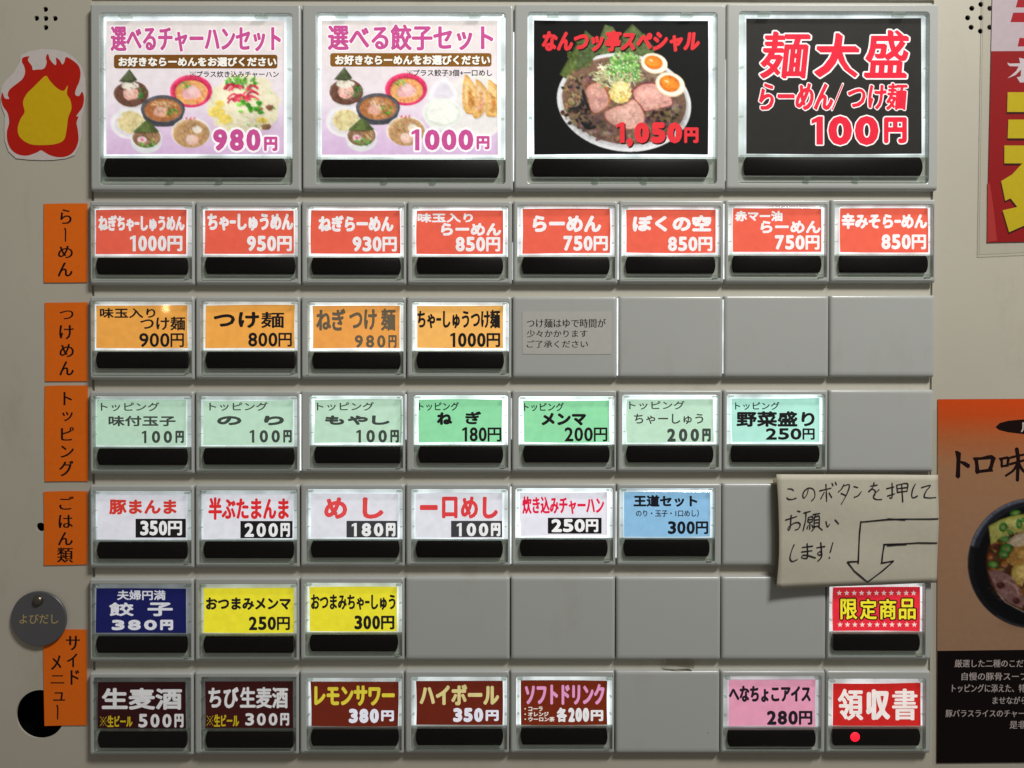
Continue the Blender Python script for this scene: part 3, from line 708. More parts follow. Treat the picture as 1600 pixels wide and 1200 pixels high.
def gyoza_set(a):
    art = a; a = Photo(503.2, 32, 777.5, 241.5, LILAC[0][1], 1.2); a.blend(LILAC)
    six_bowls(a, 336, -3)
    a.ell(745, 166, 50, 52, (240, 236, 234), n=40); a.ell(747, 164, 42, 44, (232, 228, 228), n=40)
    a.poly([(694, 119), (705, 128), (713, 142), (714, 154), (700, 162), (682, 162), (668, 154), (670, 142), (680, 128)], (244, 240, 246))
    a.poly([(694, 126), (703, 136), (708, 148), (698, 156), (682, 156), (675, 148), (682, 134)], (228, 222, 234))
    a.ell(690.7, 184, 27, 20, (226, 228, 228)); a.ell(690.7, 176, 31, 23, (240, 242, 240)); a.ell(690.7, 177, 28, 20, (220, 226, 216))
    a.ell(690, 175, 24, 18, (246, 247, 242), jit=.1)
    a.scatter(150, 690, 175, 24, 18, [(252, 252, 250), (236, 240, 228), (226, 232, 216)], 'line', 2.2, 5)
    G3 = ([(1000, 450), (1030, 468), (1062, 525), (1076, 600), (1046, 656), (1000, 646), (986, 560)], [(1064, 478), (1102, 500), (1136, 560), (1126, 620), (1082, 682), (1046, 670), (1064, 590)], [(1138, 478), (1170, 498), (1190, 520), (1190, 660), (1150, 676), (1122, 660), (1134, 580)])
    for n_, g in enumerate(G3):
        g = [(460 + x / 3.75, y / 3.75) for x, y in g]; mx_ = sum(x for x, y in g) / 7; my_ = sum(y for x, y in g) / 7
        sh_ = lambda q, dx=0, dy=0: smooth_ring([(mx_ + (x - mx_) * q + dx, my_ + (y - my_) * q + dy) for x, y in g])
        cut = lambda p: [(min(x, 777), y) for x, y in p]
        a.poly(cut(sh_(1.08)), (200, 140, 72)); a.poly(cut(sh_(1.0)), (232, 184, 112)); a.poly(cut(sh_(.72, -1, -2)), (242, 208, 148) if n_ != 1 else (240, 200, 160))
        a.poly(cut(sh_(.42, 1.5, 6)), (196, 124, 58) if n_ != 1 else (230, 168, 140)); a.soft = .6
        for q in range(5):
            t = q / 4; x0_, y0_ = g[0][0] + (g[3][0] - g[0][0]) * t + 1, g[0][1] + (g[3][1] - g[0][1]) * t
            a.stroke(cut([(x0_, y0_), (x0_ - 3, y0_ + 3), (x0_ - 6, y0_ + 8)]), 1.3, (254, 234, 186))
        a.mottle(30, mx_, my_ + 3, 6, 22, (206, 146, 80), 22, .3); a.soft = 1.0
    a.finish(art, .55, .05); a = art
    a.text('選べる餃子セット', (512, 38, 771, 79), MAG, .035, ol=((250, 244, 248), 1.6), wy=.028)
    a.rect(516, 83, 768, 104, (138, 92, 38), 4)
    a.text('お好きならーめんをお選びください', (523.5, 86, 766, 101.5), (248, 244, 238), .05, sh=((70, 44, 14), 1.0, 1.0))
    a.text('※プラス餃子3個+一口めし', (635, 108.5, 769, 119), (50, 44, 48), .02)
    a.chars('1000', (636, 202, 741, 235), MAG, fill=.9, wt=.065, ol=((252, 248, 252), 3.2))
    a.text('円', (744.5, 212.5, 765, 233.5), MAG, .06, ol=((252, 248, 252), 2.6))
def special(a):
    NG = [(66, 84, 50), (90, 108, 62), (50, 64, 40), (112, 124, 70)]
    art = a; a = Photo(834.6, 32.6, 1106.2, 240.5, (13, 13, 15), 1.3)
    def nori(p, c):
        a.poly(p, c); a.poly([(x * .8 + sum(q[0] for q in p) / len(p) * .2, y * .8 + sum(q[1] for q in p) / len(p) * .2) for x, y in p], tuple(v * 1.12 for v in c)); xs = [q[0] for q in p]; ys = [q[1] for q in p]
        cx, cy = sum(xs) / len(xs), sum(ys) / len(ys)
        a.mottle(120, cx, cy, (max(xs) - min(xs)) * .34, (max(ys) - min(ys)) * .34, c, 13, .13); a.scatter(60, cx, cy, (max(xs) - min(xs)) * .26, (max(ys) - min(ys)) * .26, NG, 'line', 1.5, 4)
    nori([(905, 84), (914, 47), (932, 62), (938, 80), (925, 90)], (82, 96, 58))
    nori([(934, 66), (945, 38), (958, 42), (975, 70), (965, 90), (938, 92)], (92, 106, 66))
    nori([(970, 56), (988, 37), (1002, 50), (1024, 76), (1020, 88), (980, 90)], (84, 98, 58))
    a.ell(975, 160, 105.5, 76.5, (226, 226, 230), rot=8, n=64); a.ell(975, 158.5, 101, 72, (206, 204, 208), rot=8, n=64)
    a.ell(975, 157, 97.5, 68, (118, 90, 74), rot=8, n=64)
    a.scatter(220, 975, 160, 90, 62, [(140, 112, 96), (104, 76, 66), (88, 66, 62), (150, 118, 92), (126, 96, 88)], 'dot', 2.5, 8)
    a.mottle(260, 975, 157, 94, 65, (116, 90, 76), 14, .07, 8)
    a.scatter(90, 975, 196, 76, 22, [(128, 98, 84), (92, 72, 76), (148, 120, 104)], 'dot', 2, 6)
    nori([(874, 116), (884, 123), (925, 88), (942, 76), (916, 48), (904, 64)], (84, 98, 50))
    nori([(903, 76), (926, 58), (944, 78), (900, 112)], (74, 88, 54))
    a.scatter(60, 901, 140, 22, 30, [(150, 124, 90), (70, 52, 44), (40, 32, 34), (172, 146, 108)], 'dot', 1.2, 4)
    a.scatter(90, 906, 176, 28, 20, [(150, 124, 90), (60, 46, 40), (34, 28, 32), (126, 100, 74)], 'dot', 1.2, 5)
    a.scatter(60, 1034, 178, 26, 12, [(140, 112, 80), (60, 46, 40), (38, 32, 32), (170, 140, 100)], 'dot', 1.2, 4)
    for p in ([(910, 140), (914, 156), (921, 172)], [(908, 190), (916, 196), (924, 192)], [(912, 196), (922, 200), (930, 196)], [(893, 168), (903, 168), (911, 157)]): a.stroke(p, 4.5, (34, 32, 36))
    # pork slices
    def pork(p, edge, flesh, pale):
        p = [(800 + x / 3.75, y / 3.75) for x, y in p]; mx_ = sum(x for x, y in p) / len(p); my_ = sum(y for x, y in p) / len(p)
        for q, c in ((1.0, edge), (.93, flesh), (.6, pale)): a.poly(smooth_ring([(mx_ + (x - mx_) * q, my_ + (y - my_) * q + (1 if q < .9 else 0)) for x, y in p]), c)
    pork([(424, 530), (470, 484), (522, 488), (552, 530), (572, 592), (546, 636), (490, 668), (458, 642), (442, 580)], (152, 88, 66), (206, 152, 140), (222, 176, 164))
    a.stroke([(946, 132), (952, 150), (950, 166)], 3.2, (176, 104, 62))
    pork([(705, 530), (758, 490), (832, 484), (894, 508), (932, 560), (944, 612), (900, 630), (840, 642), (778, 654), (752, 622), (712, 578)], (134, 60, 62), (220, 160, 150), (232, 184, 172))
    pork([(535, 658), (600, 625), (662, 610), (712, 576), (756, 625), (780, 682), (766, 734), (700, 760), (620, 742), (556, 712)], (166, 100, 84), (230, 176, 162), (240, 198, 184))
    for p in ((1024, 146, 6, 2.6), (1030, 158, 5, 2), (1006, 150, 6, 2.2)): a.ell(*p, (240, 204, 194), rot=20, jit=.1)
    a.soft = .55; a.mottle(40, 933, 153, 16, 21, (206, 152, 142), 10, .35, -14); a.mottle(60, 1019, 153.5, 29, 18, (222, 166, 156), 10, .3, 10); a.mottle(60, 976.5, 181, 27, 18, (230, 180, 166), 10, .3, -16); a.soft = .6
    for i in range(14):
        x = random.uniform(955, 995); a.stroke([(x, 166 + random.uniform(0, 8)), (x + random.uniform(-6, 6), 182), (x + random.uniform(-4, 8), 194)], 1.0, random.choice([(246, 208, 198), (204, 140, 130), (240, 196, 184)]))
        x = random.uniform(998, 1036); a.stroke([(x, 144 + random.uniform(0, 8)), (x + random.uniform(-5, 5), 154), (x + random.uniform(-4, 8), 162)], .9, random.choice([(240, 196, 188), (196, 128, 126)]))
    a.soft = 1.0
    # eggs
    for cx, cy, ro, rx, ry in ((1022, 99, 14, 21.5, 16), (1047, 132, 20, 24, 19)):
        a.ell(cx, cy, rx, ry, (222, 196, 160), rot=ro); a.ell(cx, cy - .6, rx * .95, ry * .92, (246, 240, 228), rot=ro)
        a.ell(cx - 1, cy - 1.6, rx * .68, ry * .66, (226, 120, 34), rot=ro); a.ell(cx - 2, cy - 2.6, rx * .48, ry * .44, (240, 144, 48), rot=ro); a.ell(cx - 5, cy - 5, rx * .16, ry * .1, (254, 214, 150), rot=ro)
    # sprouts, onion, garlic
    a.scatter(120, 965, 118, 38, 18, [(222, 218, 176), (190, 196, 140), (238, 236, 210), (160, 170, 112)], 'line', 8, 20)
    a.scatter(130, 976, 98, 24, 17, [(104, 156, 78), (140, 184, 104), (80, 130, 62), (176, 202, 136)], 'dot', 1.5, 4.2)
    a.scatter(44, 974, 112, 30, 16, [(92, 146, 72), (120, 168, 90), (70, 118, 58)], 'ring', 2.4, 4.6)
    a.ell(969, 145, 17, 17, (226, 200, 116), jit=.12); a.ell(971, 136, 12, 9, (240, 222, 150), jit=.15)
    a.scatter(120, 969, 144, 17, 17, [(246, 232, 170), (226, 204, 122), (250, 242, 200), (206, 178, 98)], 'dot', 1, 2.8)
    a.glow(935, 195, 50, 30, -.25); a.glow(1040, 190, 40, 26, -.3); a.glow(960, 100, 60, 20, .10); a.glow(1010, 146, 16, 8, .10); a.glow(968, 174, 14, 8, .10)
    for p in ((925, 205, 10, 3, -10), (1052, 168, 4, 10, 20), (900, 158, 5, 3, 0), (950, 207, 12, 3, 8)): a.glow(*p[:4], .35, p[4], (196, 180, 172))
    a.finish(art, .42, .05); a = art
    SH = (30, 10, 12)
    a.text('なんつッ亭スペシャル', (847, 47, 1094, 81), (222, 50, 58), .05, sh=(SH, 1.6, 2.0), shear=.1)
    a.one((962, 191, 977, 223), (222, 50, 58), .09, sh=(SH, 1.6, 2.2)); a.text(',', (979, 216, 989, 230), (222, 50, 58), .14, sh=(SH, 1.6, 2.2))
    a.chars('050', (990, 191, 1067, 224), (222, 50, 58), fill=.92, wt=.09, sh=(SH, 1.6, 2.2))
    a.text('円', (1069, 199, 1091.5, 223.5), (222, 50, 58), .06, sh=(SH, 1.6, 2.2))
def extra_noodles(a):
    R_ = (222, 36, 60); O = ((244, 234, 238), 2.1)
    a.text('麺', (1189, 49, 1264, 123), R_, .03, ol=O, shear=.10, wy=.02, nib=(38, 2.1)); a.text('大', (1274, 52, 1343, 121), R_, .045, ol=O, shear=.08, wy=.03, nib=(38, 3.8)); a.text('盛', (1352, 47, 1420, 122), R_, .032, ol=O, shear=.08, wy=.02, nib=(38, 2.4))
    O = ((240, 226, 230), 1.5)
    a.text('らーめん', (1187, 130, 1303, 172), R_, .035, ol=O, shear=.14, wy=.02, nib=(35, 1.5)); a.stroke([(1300, 172), (1317, 131)], 3.8, O[0], smooth=False); a.stroke([(1300.5, 171), (1316.5, 132)], 2, R_, smooth=False)
    a.text('つけ麺', (1324, 130, 1417, 172), R_, .03, ol=O, shear=.08, wy=.018, nib=(35, 1.0))
    O = ((244, 234, 238), 2.0)
    a.one((1266, 182, 1288, 226), R_, .09, ol=O); a.chars('00', (1292, 181, 1375, 227), R_, fill=.9, wt=.07, ol=O); a.text('円', (1381, 183, 1417, 224), R_, .055, ol=O)

BIG = [((166.5, 33.6, 444, 241.5), (162, 246.8, 446, 276.6), (156.6, 21.3, 455.5, 285.5), fried_rice_set, (230, 218, 224), .95, 'big backlit button with fried rice set photo, 980 yen'),
       ((502.7, 31.5, 778, 242), (500.5, 248.8, 779.5, 278), (494.8, 20.8, 788.5, 286), gyoza_set, (232, 222, 228), 1.3, 'big backlit button with dumpling set photo, 1000 yen'),
       ((834, 32, 1106.7, 241), (831.5, 247.5, 1108, 277), (825.5, 20, 1119, 285), special, (14, 14, 16), 1.3, 'big black button with large ramen bowl photo, 1,050 yen'),
       ((1166.5, 28.7, 1440, 240), (1162.7, 245, 1442, 275), (1156, 19, 1450, 283), extra_noodles, (40, 38, 36), .95, 'big black button with red brush lettering, 100 yen')]
for i, (cd_, br_, cp_, fn, colr, gl, lb) in enumerate(BIG):
    button(0, i, 4, cd_, br_, lb, gl, fn, colr, big=True, cap=cp_, gain=.43)

# ------------------------------------------------------------------ the small buttons: row, column, card corners, colour, rim light, writing
def T(*a, **k): return ('text', a, k)
def PR(*a, **k): return ('price', a, k)
def RC(*a, **k): return ('rect', a, k)
def CH(*a, **k): return ('chars', a, k)
DG = (104, 92, 74)
TP = 'トッピング'
BT = [
 (1, 0, (150, 327.6, 291.6, 396.8), RED, .8, 'red button card, green onion roast pork ramen, 1000 yen', [T('ねぎちゃｰしゅうめん', (153.6, 336, 288.6, 361.5), WH, .045), PR('1000', (200, 368, 285, 392.6), WH)]),
 (1, 1, (320.4, 328.5, 459.6, 396), RED, .95, 'red button card, roast pork ramen, 950 yen', [T('ちゃｰしゅうめん', (324, 333.6, 458.4, 360.6), WH, .05), PR('950', (385, 368.4, 456, 392.6), WH)]),
 (1, 2, (486.3, 328.4, 624.8, 396.9), RED, 1.3, 'red button card, green onion ramen, 930 yen', [T('ねぎらーめん', (497.4, 336.5, 615, 362), WH, .055), PR('930', (550, 369.5, 620, 393), WH)]),
 (1, 3, (651, 328.4, 785.4, 396), RED, 1.3, 'red button card, seasoned egg ramen, 850 yen', [T('味玉入り', (652.4, 333, 739, 347.8), WH, .05), T('らーめん', (689, 348.4, 783.3, 368.4), WH, .06), PR('850', (711, 370, 781.5, 393), WH)]),
 (1, 4, (816, 327, 952.4, 395.8), RED, 1.25, 'red button card, plain ramen, 750 yen', [T('らーめん', (832.3, 336.5, 939.5, 362.8), WH, .06), PR('750', (879.5, 368.4, 949.8, 391.9), WH)]),
 (1, 5, (979, 328, 1117.7, 395.2), RED, 1.25, 'red button card ending in the kanji for sky, 850 yen', [T('ぼくの空', (988.5, 336, 1111.2, 362), WH, .06), PR('850', (1042.8, 369.7, 1113, 392.5), WH)]),
 (1, 6, (1145.5, 325.5, 1283.5, 393.8), RED, 1.15, 'red button card, red garlic oil ramen, 750 yen', [T('赤マー油', (1148.5, 329.4, 1222.6, 345.8), WH, .05), T('らーめん', (1188.4, 344.8, 1282.6, 364.5), WH, .055), PR('750', (1210, 367.3, 1280.5, 390.2), WH)]),
 (1, 7, (1312, 325.5, 1450, 393.8), RED, 1.05, 'red button card, spicy miso ramen, 850 yen', [T('辛みそらｰめん', (1315, 333, 1449, 357.8), WH, .05), PR('850', (1376.5, 366, 1447, 389.6), WH)]),
 (2, 0, (150, 477, 293.4, 544), ORG, .75, 'orange button card, seasoned egg dipping noodles, 900 yen', [T('味玉入り', (156, 481.3, 243, 497.2), BK, .035), T('つけ麺', (219, 494.6, 289.5, 516.2), BK, .03, wy=.02), PR('900', (216.6, 520.3, 287.4, 542.4), BK, .03)]),
 (2, 1, (321, 477, 460.5, 544), ORG, .85, 'orange button card, dipping noodles, 800 yen', [T('つけ', (333.6, 487.3, 405, 512.6), BK, .05), T('麺', (407.5, 487.3, 444, 512.6), BK, .03, wy=.02), PR('800', (387, 519.6, 456, 541.7), BK, .035)]),
 (2, 2, (488, 478.2, 624.8, 544.8), (240, 164, 82), 1.15, 'orange button card with grey lettering, 980 yen', [T('ねぎ', (494, 482, 540, 517), DG, .035), T('つけ', (545.5, 483, 589, 516), DG, .035), T('麺', (595, 482, 618, 517), DG, .03), CH('980円', (552, 523.5, 622, 543.5), DG, fill=.74, wt=.045)]),
 (2, 3, (651, 478, 786.7, 544.2), (244, 182, 98), 1.3, 'orange button card, roast pork dipping noodles, 1000 yen', [T('ちゃｰしゅうつけ麺', (651.8, 484, 781.5, 513.3), BK, .03), PR('1000', (700, 520, 781.5, 542.4), BK, .045)]),
 (3, 0, (151.5, 625.5, 291, 695.4), GRL, .6, 'pale green button card, seasoned egg topping, 100 yen', [T(TP, (157.5, 628.5, 249, 642.6), (66, 74, 70), .02), T('味付玉子', (169.5, 649.5, 274.5, 666), (66, 74, 70), .04), CH('100円', (216, 673, 290, 692.4), (66, 74, 70), fill=.72, wt=.05)]),
 (3, 1, (317.4, 625.5, 458.4, 694.7), GRL, .7, 'pale green button card, seaweed topping, 100 yen', [T(TP, (327, 628.3, 418.5, 642), (66, 74, 70), .02), T('の', (339, 650, 377.4, 664.5), (66, 74, 70), .09), T('り', (412.5, 649.5, 444, 664.7), (66, 74, 70), .09), CH('100円', (384.5, 671.8, 458.5, 691.6), (66, 74, 70), fill=.72, wt=.05)]),
 (3, 2, (491, 624.5, 626.6, 692.5), GRL, 1.1, 'pale green button card, bean sprout topping, 100 yen', [T(TP, (495, 628.2, 584.5, 641.8), (66, 74, 70), .02), T('も', (507.8, 649, 538, 664), (66, 74, 70), .08), T('や', (543, 649, 575, 664), (66, 74, 70), .08), T('し', (581, 649, 609.3, 664), (66, 74, 70), .08), CH('100円', (551, 671.6, 626, 691.7), (66, 74, 70), fill=.72, wt=.05)]),
 (3, 3, (653.7, 624, 785.4, 691.9), GRN, 1.4, 'bright green button card, green onion topping, 180 yen', [T(TP, (654.5, 628.2, 717, 641.8), BK, .02), T('ね', (682.6, 644, 706.8, 664), BK, .07), T('ぎ', (727, 642.6, 752, 663), BK, .05), PR('180', (719, 667.5, 783.3, 690), BK, .035)]),
 (3, 4, (818, 625.3, 952.4, 691.2), GRN, 1.4, 'bright green button card, bamboo shoot topping, 200 yen', [T(TP, (818.7, 629, 881, 642.6), BK, .02), T('メンマ', (846, 645, 916, 665), BK, .07), PR('200', (881.4, 667.5, 949, 689.8), BK, .035)]),
 (3, 5, (980, 623, 1114.6, 691.2), GRL, 1.25, 'pale green button card, roast pork topping, 200 yen', [T(TP, (983, 626.3, 1070, 640), (66, 74, 70), .02), T('ちゃーしゅう', (990.6, 646.5, 1099, 662.7), (60, 62, 62), .02), CH('200円', (1040, 669.5, 1113, 690.2), (66, 74, 70), fill=.74, wt=.06)]),
 (3, 6, (1143.4, 622.5, 1280.5, 690.8), CYA, 1.1, 'mint button card, piled vegetable topping, 250 yen', [T(TP, (1148.5, 628, 1218, 640.5), BK, .02), T('野菜盛り', (1150.6, 642.4, 1273, 667), BK, .045), PR('250', (1195.6, 669, 1273, 687.2), BK, .05, yen=1.05)]),
 (4, 0, (151.5, 773.4, 291, 841.7), PAP, .55, 'white button card with red lettering, 350 yen', [T('豚まんま', (170.4, 780.4, 276, 804), (214, 60, 50), .05), RC(211.8, 810.6, 290.4, 840, BK), PR('350', (218.4, 813.6, 284.4, 836.6), (244, 244, 248), .05)]),
 (4, 1, (318, 772.5, 457.5, 841), PAP, .65, 'white button card, half pork rice, 200 yen', [T('半ぶたまんま', (325.5, 777, 451.5, 812.4), (218, 44, 48), .035), RC(375.6, 814, 457, 841, BK), CH('200円', (380, 817.3, 455, 839), (240, 240, 244), fill=.78, wt=.05)]),
 (4, 2, (485.8, 770.5, 622.7, 840), PAP, .85, 'white button card, bowl of rice, 180 yen', [T('め', (506.5, 777, 542.6, 811), (226, 74, 76), .055), T('し', (566.4, 777, 599.5, 810.7), (226, 74, 76), .055), RC(541.4, 813.8, 620.6, 839.8, (62, 62, 66)), CH('180円', (544, 817.2, 620, 838.2), (240, 240, 244), fill=.78, wt=.06)]),
 (4, 3, (649.8, 770.5, 785, 840), PAP, .95, 'white button card, small rice, 100 yen', [T('一', (656, 789, 684, 797), (222, 66, 70), .16), T('口', (690.5, 776, 715, 810), (222, 66, 70), .05), T('め', (720, 775.6, 747, 810.5), (222, 66, 70), .045), T('し', (754, 776, 778.2, 810.5), (222, 66, 70), .05), RC(704.8, 813.8, 784.6, 839.2, (62, 62, 66)), CH('100円', (708, 817.2, 784, 838), (240, 240, 244), fill=.78, wt=.06)]),
 (4, 4, (813, 769, 949.3, 838), (234, 232, 246), 1.3, 'white button card, seasoned fried rice, 250 yen', [T('炊き込みチャーハン', (816, 775.4, 943.9, 803.5), (226, 30, 72), .03), RC(856, 809, 940, 833.9, BK), PR('250', (860.7, 811, 934.8, 831.4), (246, 244, 248), .06)]),
 (4, 5, (975.6, 769, 1108.6, 838), BLU, .8, 'light blue button card, royal set, 300 yen', [T('王道セット', (989.8, 773.4, 1089.8, 792), (22, 24, 34), .05), T('のり・玉子・1口めし）', (993.7, 796.5, 1092, 807.6), (22, 26, 40), .02), PR('300', (1042.8, 814.2, 1106.6, 834.7), (22, 24, 34), .05)]),
 (5, 0, (150, 919, 291, 989), NAV, .22, 'navy blue button card, dumplings, 380 yen', [T('夫婦円満', (183, 922.2, 258.6, 937.6), (222, 222, 236), .03), T('餃', (170.4, 941.4, 209, 962.8), (226, 226, 238), .04), T('子', (230.4, 941.4, 270, 962.8), (226, 226, 238), .05), CH('380円', (172, 968.4, 273, 984.7), (226, 226, 238), fill=.8, wt=.08)]),
 (5, 1, (318, 919, 459, 989), YEL, .45, 'yellow button card, bamboo shoot snack, 250 yen', [T('おつまみメンマ', (321.6, 933.3, 454.5, 953.2), BK, .05), PR('250', (388, 963.3, 453, 984.7), BK, .05)]),
 (5, 2, (483.8, 917, 620.6, 986.6), YEL, .75, 'yellow button card, roast pork snack, 300 yen', [T('おつまみちゃｰしゅう', (485.8, 928.7, 618, 953.3), BK, .035), PR('300', (553, 961.6, 616.3, 983.7), BK, .055)]),
 (5, 7, (1301.5, 917, 1437.4, 985.6), CRI, .95, 'crimson button card with stars and yellow lettering', 'stars'),
 (6, 0, (153, 1065.5, 290.4, 1137.5), BRN, .05, 'dark maroon button card, draft beer, 500 yen', [T('生麦酒', (159, 1075, 284.4, 1109), (226, 224, 228), .04), T('※生ビール', (156, 1118, 207, 1136), (206, 178, 30), .03), CH('500円', (214, 1115.4, 289, 1136.8), (226, 224, 228), fill=.76, wt=.05)]),
 (6, 1, (321, 1064.6, 458.4, 1137.5), (62, 21, 20), .07, 'dark maroon button card, small draft beer, 300 yen', [T('ちび', (325.5, 1073.4, 373, 1106.8), (228, 226, 230), .035), T('生麦酒', (375, 1073.4, 450, 1106.8), (228, 226, 230), .03), T('※生ビール', (322.5, 1116.3, 373.5, 1135.5), (206, 178, 30), .03), CH('300円', (381, 1114.2, 454, 1133.8), (228, 226, 230), fill=.76, wt=.05)]),
 (6, 2, (485.8, 1065.6, 622, 1134.3), BR2, .75, 'brown button card with yellow lettering, 380 yen', [T('レモンサワー', (491, 1071, 616.8, 1103), (212, 196, 60), .045), CH('380', (544, 1107.3, 593, 1130), (226, 226, 240), fill=.88, wt=.08), T('円', (595.6, 1110, 615.5, 1127), (226, 226, 240), .06)]),
 (6, 3, (649.8, 1064, 785.4, 1133.3), BR2, .85, 'brown button card with cream lettering, 350 yen', [T('ハイボール', (655.5, 1069.3, 780, 1102), (212, 198, 136), .045), CH('350', (707, 1106.2, 756, 1128.3), (226, 226, 240), fill=.88, wt=.08), T('円', (758.8, 1109.5, 779.2, 1126.6), (226, 226, 240), .06)]),
 (6, 4, (814, 1063.6, 949, 1132.5), (112, 38, 16), 1.0, 'brown button card with pink lettering, soft drinks, 200 yen', [T('ソフトドリンク', (820, 1068.5, 944.6, 1101.2), (222, 150, 196), .04), T('・コーラ', (819.4, 1104, 848, 1111.4), (226, 214, 206), .05), T('・オレンジ', (819.4, 1112.2, 857.3, 1119.5), (226, 214, 206), .05), T('・ウーロン茶', (819.4, 1120, 866.6, 1127.6), (226, 214, 206), .05), T('各', (869.7, 1105.5, 886, 1128.2), (230, 228, 232), .05), CH('200', (887.5, 1105.8, 921, 1128), (230, 228, 232), fill=.92, wt=.07), T('円', (923, 1109.5, 942.6, 1126.8), (230, 228, 232), .06)]),
 (6, 6, (1138, 1062.5, 1274.5, 1135.6), PNK, .5, 'pink button card, ice cream, 280 yen', [T('へなちょこアイス', (1138.8, 1071.3, 1267, 1097.2), (34, 26, 36), .045), PR('280', (1197.4, 1110.3, 1269.4, 1132.6), (34, 26, 36), .06)]),
 (6, 7, (1301.5, 1067, 1438, 1133.8), CR2, .9, 'red receipt button card above a glowing red light', [T('領', (1309, 1076, 1349, 1125.5), (236, 226, 224), .032, wy=.022), T('収', (1353, 1077, 1391, 1125), (236, 226, 224), .045), T('書', (1394, 1076, 1433.5, 1125.5), (236, 226, 224), .03, wy=.016)]),
]
def draw_from(items):
    def fn(a):
        if items == 'stars':
            for y, xa in ((926.6, 1311.5), (976, 1312.6)):
                for i in range(11):
                    cx = xa + 11.6 * i
                    a.poly([(cx + (4.6 if k % 2 == 0 else 1.9) * math.sin(k * math.pi / 5), y - (4.6 if k % 2 == 0 else 1.9) * math.cos(k * math.pi / 5)) for k in range(10)], (240, 214, 210))
            for i, ch in enumerate('限定商品'):
                x = 1312.6 + i * 30.4
                a.text(ch, (x + .6, 935.5, x + 27, 968), (236, 220, 50), .022, ol=((30, 14, 14), 2.0))
            return
        for k, aa, kk in items: getattr(a, k)(*aa, **kk)
    return fn
for r, c, card, colr, gl, lb, items in BT:
    cx0, cy0, cx1, cy1 = card
    button(r, c, 8, card, (cx0 - .4, cy1 + 5.6, cx1 + .4, cy1 + 31.6), lb, gl, draw_from(items), colr,
           led=(1336.6, 1152, 7.4) if (r, c) == (6, 7) else None, gain={1: .42, 2: .44, 3: .46, 4: .48, 5: .52, 6: .52}[r] * (0.9 if c == 0 else 1) * (.5 if r == 6 and c < 2 else .72 if r == 5 and c == 0 else 1))
for r, c in ((2, 4), (2, 5), (2, 6), (2, 7), (3, 7), (4, 6), (4, 7), (5, 3), (5, 4), (5, 5), (5, 6), (6, 5)):
    blank(r, c, 'plain grey blank cover without a button')
# glowing strips stand in for backlight leaking from the seams between neighbouring units
for r, c, n, f0, f1, s in ((0, 2, 4, .15, .95, 1.4), (0, 3, 4, .3, .95, .45), (1, 5, 8, .05, .95, 1.1), (1, 6, 8, .05, .95, 1.2), (2, 5, 8, .03, .97, 1.5), (2, 6, 8, .05, .95, .9),
                            (3, 2, 8, .05, .97, 1.5), (3, 3, 8, .05, .6, .8), (4, 4, 8, .04, .97, 1.3), (4, 5, 8, .1, .9, .8), (3, 4, 8, .1, .6, .6), (1, 4, 8, .5, .95, .5)):
    x0, y0, x1, y1 = tile_box(r, c, n)
    b = MB(); b.box(x0 - 1.5, y0 + (y1 - y0) * f0, x0 - .3, y0 + (y1 - y0) * f1, -4, -2.5)
    b.build('light_seam', lit(s), machine)

# ------------------------------------------------------------------ paper and other things stuck on the machine
INK = (26, 20, 20)
def slip(name, label, quad, col, letters):
    a = Art(HP + 1.6); sheet(a, quad, col, 1.0, .8)
    for ch, bx in letters:
        if ch == '|': a.stroke([((bx[0] + bx[2]) / 2 - .6, bx[1]), ((bx[0] + bx[2]) / 2 + .5, bx[1] + 3), ((bx[0] + bx[2]) / 2 + .2, bx[3])], 2.6, INK, taper=.25, smooth=False)
        else: a.text(ch, bx, INK, .028, wy=0.0)
    o = a.build('category_slip', M_PAPER); tag(o, label, 'paper slip', 'orange category slips beside the button rows')
OS = (240, 114, 28)
slip('', 'orange slip reading らーめん beside the red button cards', [(68.4, 318.5), (136.8, 317.8), (136.2, 441), (68.4, 441.5)], OS,
     [('ら', (94, 327, 112, 350)), ('|', (98, 357, 106, 377)), ('め', (90.5, 384, 114, 403.5)), ('ん', (90, 410, 113.5, 432))])
slip('', 'orange slip reading つけめん beside the orange button cards', [(70, 473), (136.8, 472.3), (136.8, 595.5), (70.4, 595.8)], OS,
     [('つ', (93, 485, 115, 499)), ('け', (92.5, 508, 115, 530)), ('め', (93, 537.5, 115.5, 558)), ('ん', (92.5, 564.5, 115.5, 586.5))])
slip('', 'orange slip reading トッピング beside the green button cards', [(70, 603), (137, 602.4), (137.2, 752), (70, 752.4)], OS,
     [('ト', (99, 612.5, 112.5, 633)), ('ッ', (97, 643.5, 114, 658)), ('ピ', (95, 667.5, 115.5, 688.5)), ('ン', (94.5, 696.5, 115.5, 715)), ('グ', (92, 720, 115, 744))])
slip('', 'orange slip reading ごはん類 beside the white rice button cards', [(68, 768.4), (136.4, 767.6), (136.4, 882), (68.4, 883.4)], OS,
     [('ご', (92.5, 775.5, 115.5, 796.5)), ('は', (91.5, 804.5, 114, 825)), ('ん', (90.5, 831.5, 114, 852)), ('類', (89, 855.5, 114.5, 879))])
slip('', 'orange slip under the round badge, partly covering a big round hole', [(67.5, 984.4), (135.3, 983.8), (135.6, 1133.4), (69.5, 1134.4)], OS,
     [('サ', (103, 993.5, 125, 1016)), ('イ', (104.5, 1021, 121, 1042.5)), ('ド', (110, 1047, 124, 1070)), ('メ', (79.5, 1024, 96, 1046.5)), ('ニ', (79, 1055, 100.5, 1068)), ('ュ', (83, 1081.5, 101.5, 1095)), ('|', (87.5, 1102.5, 92, 1123.5))])

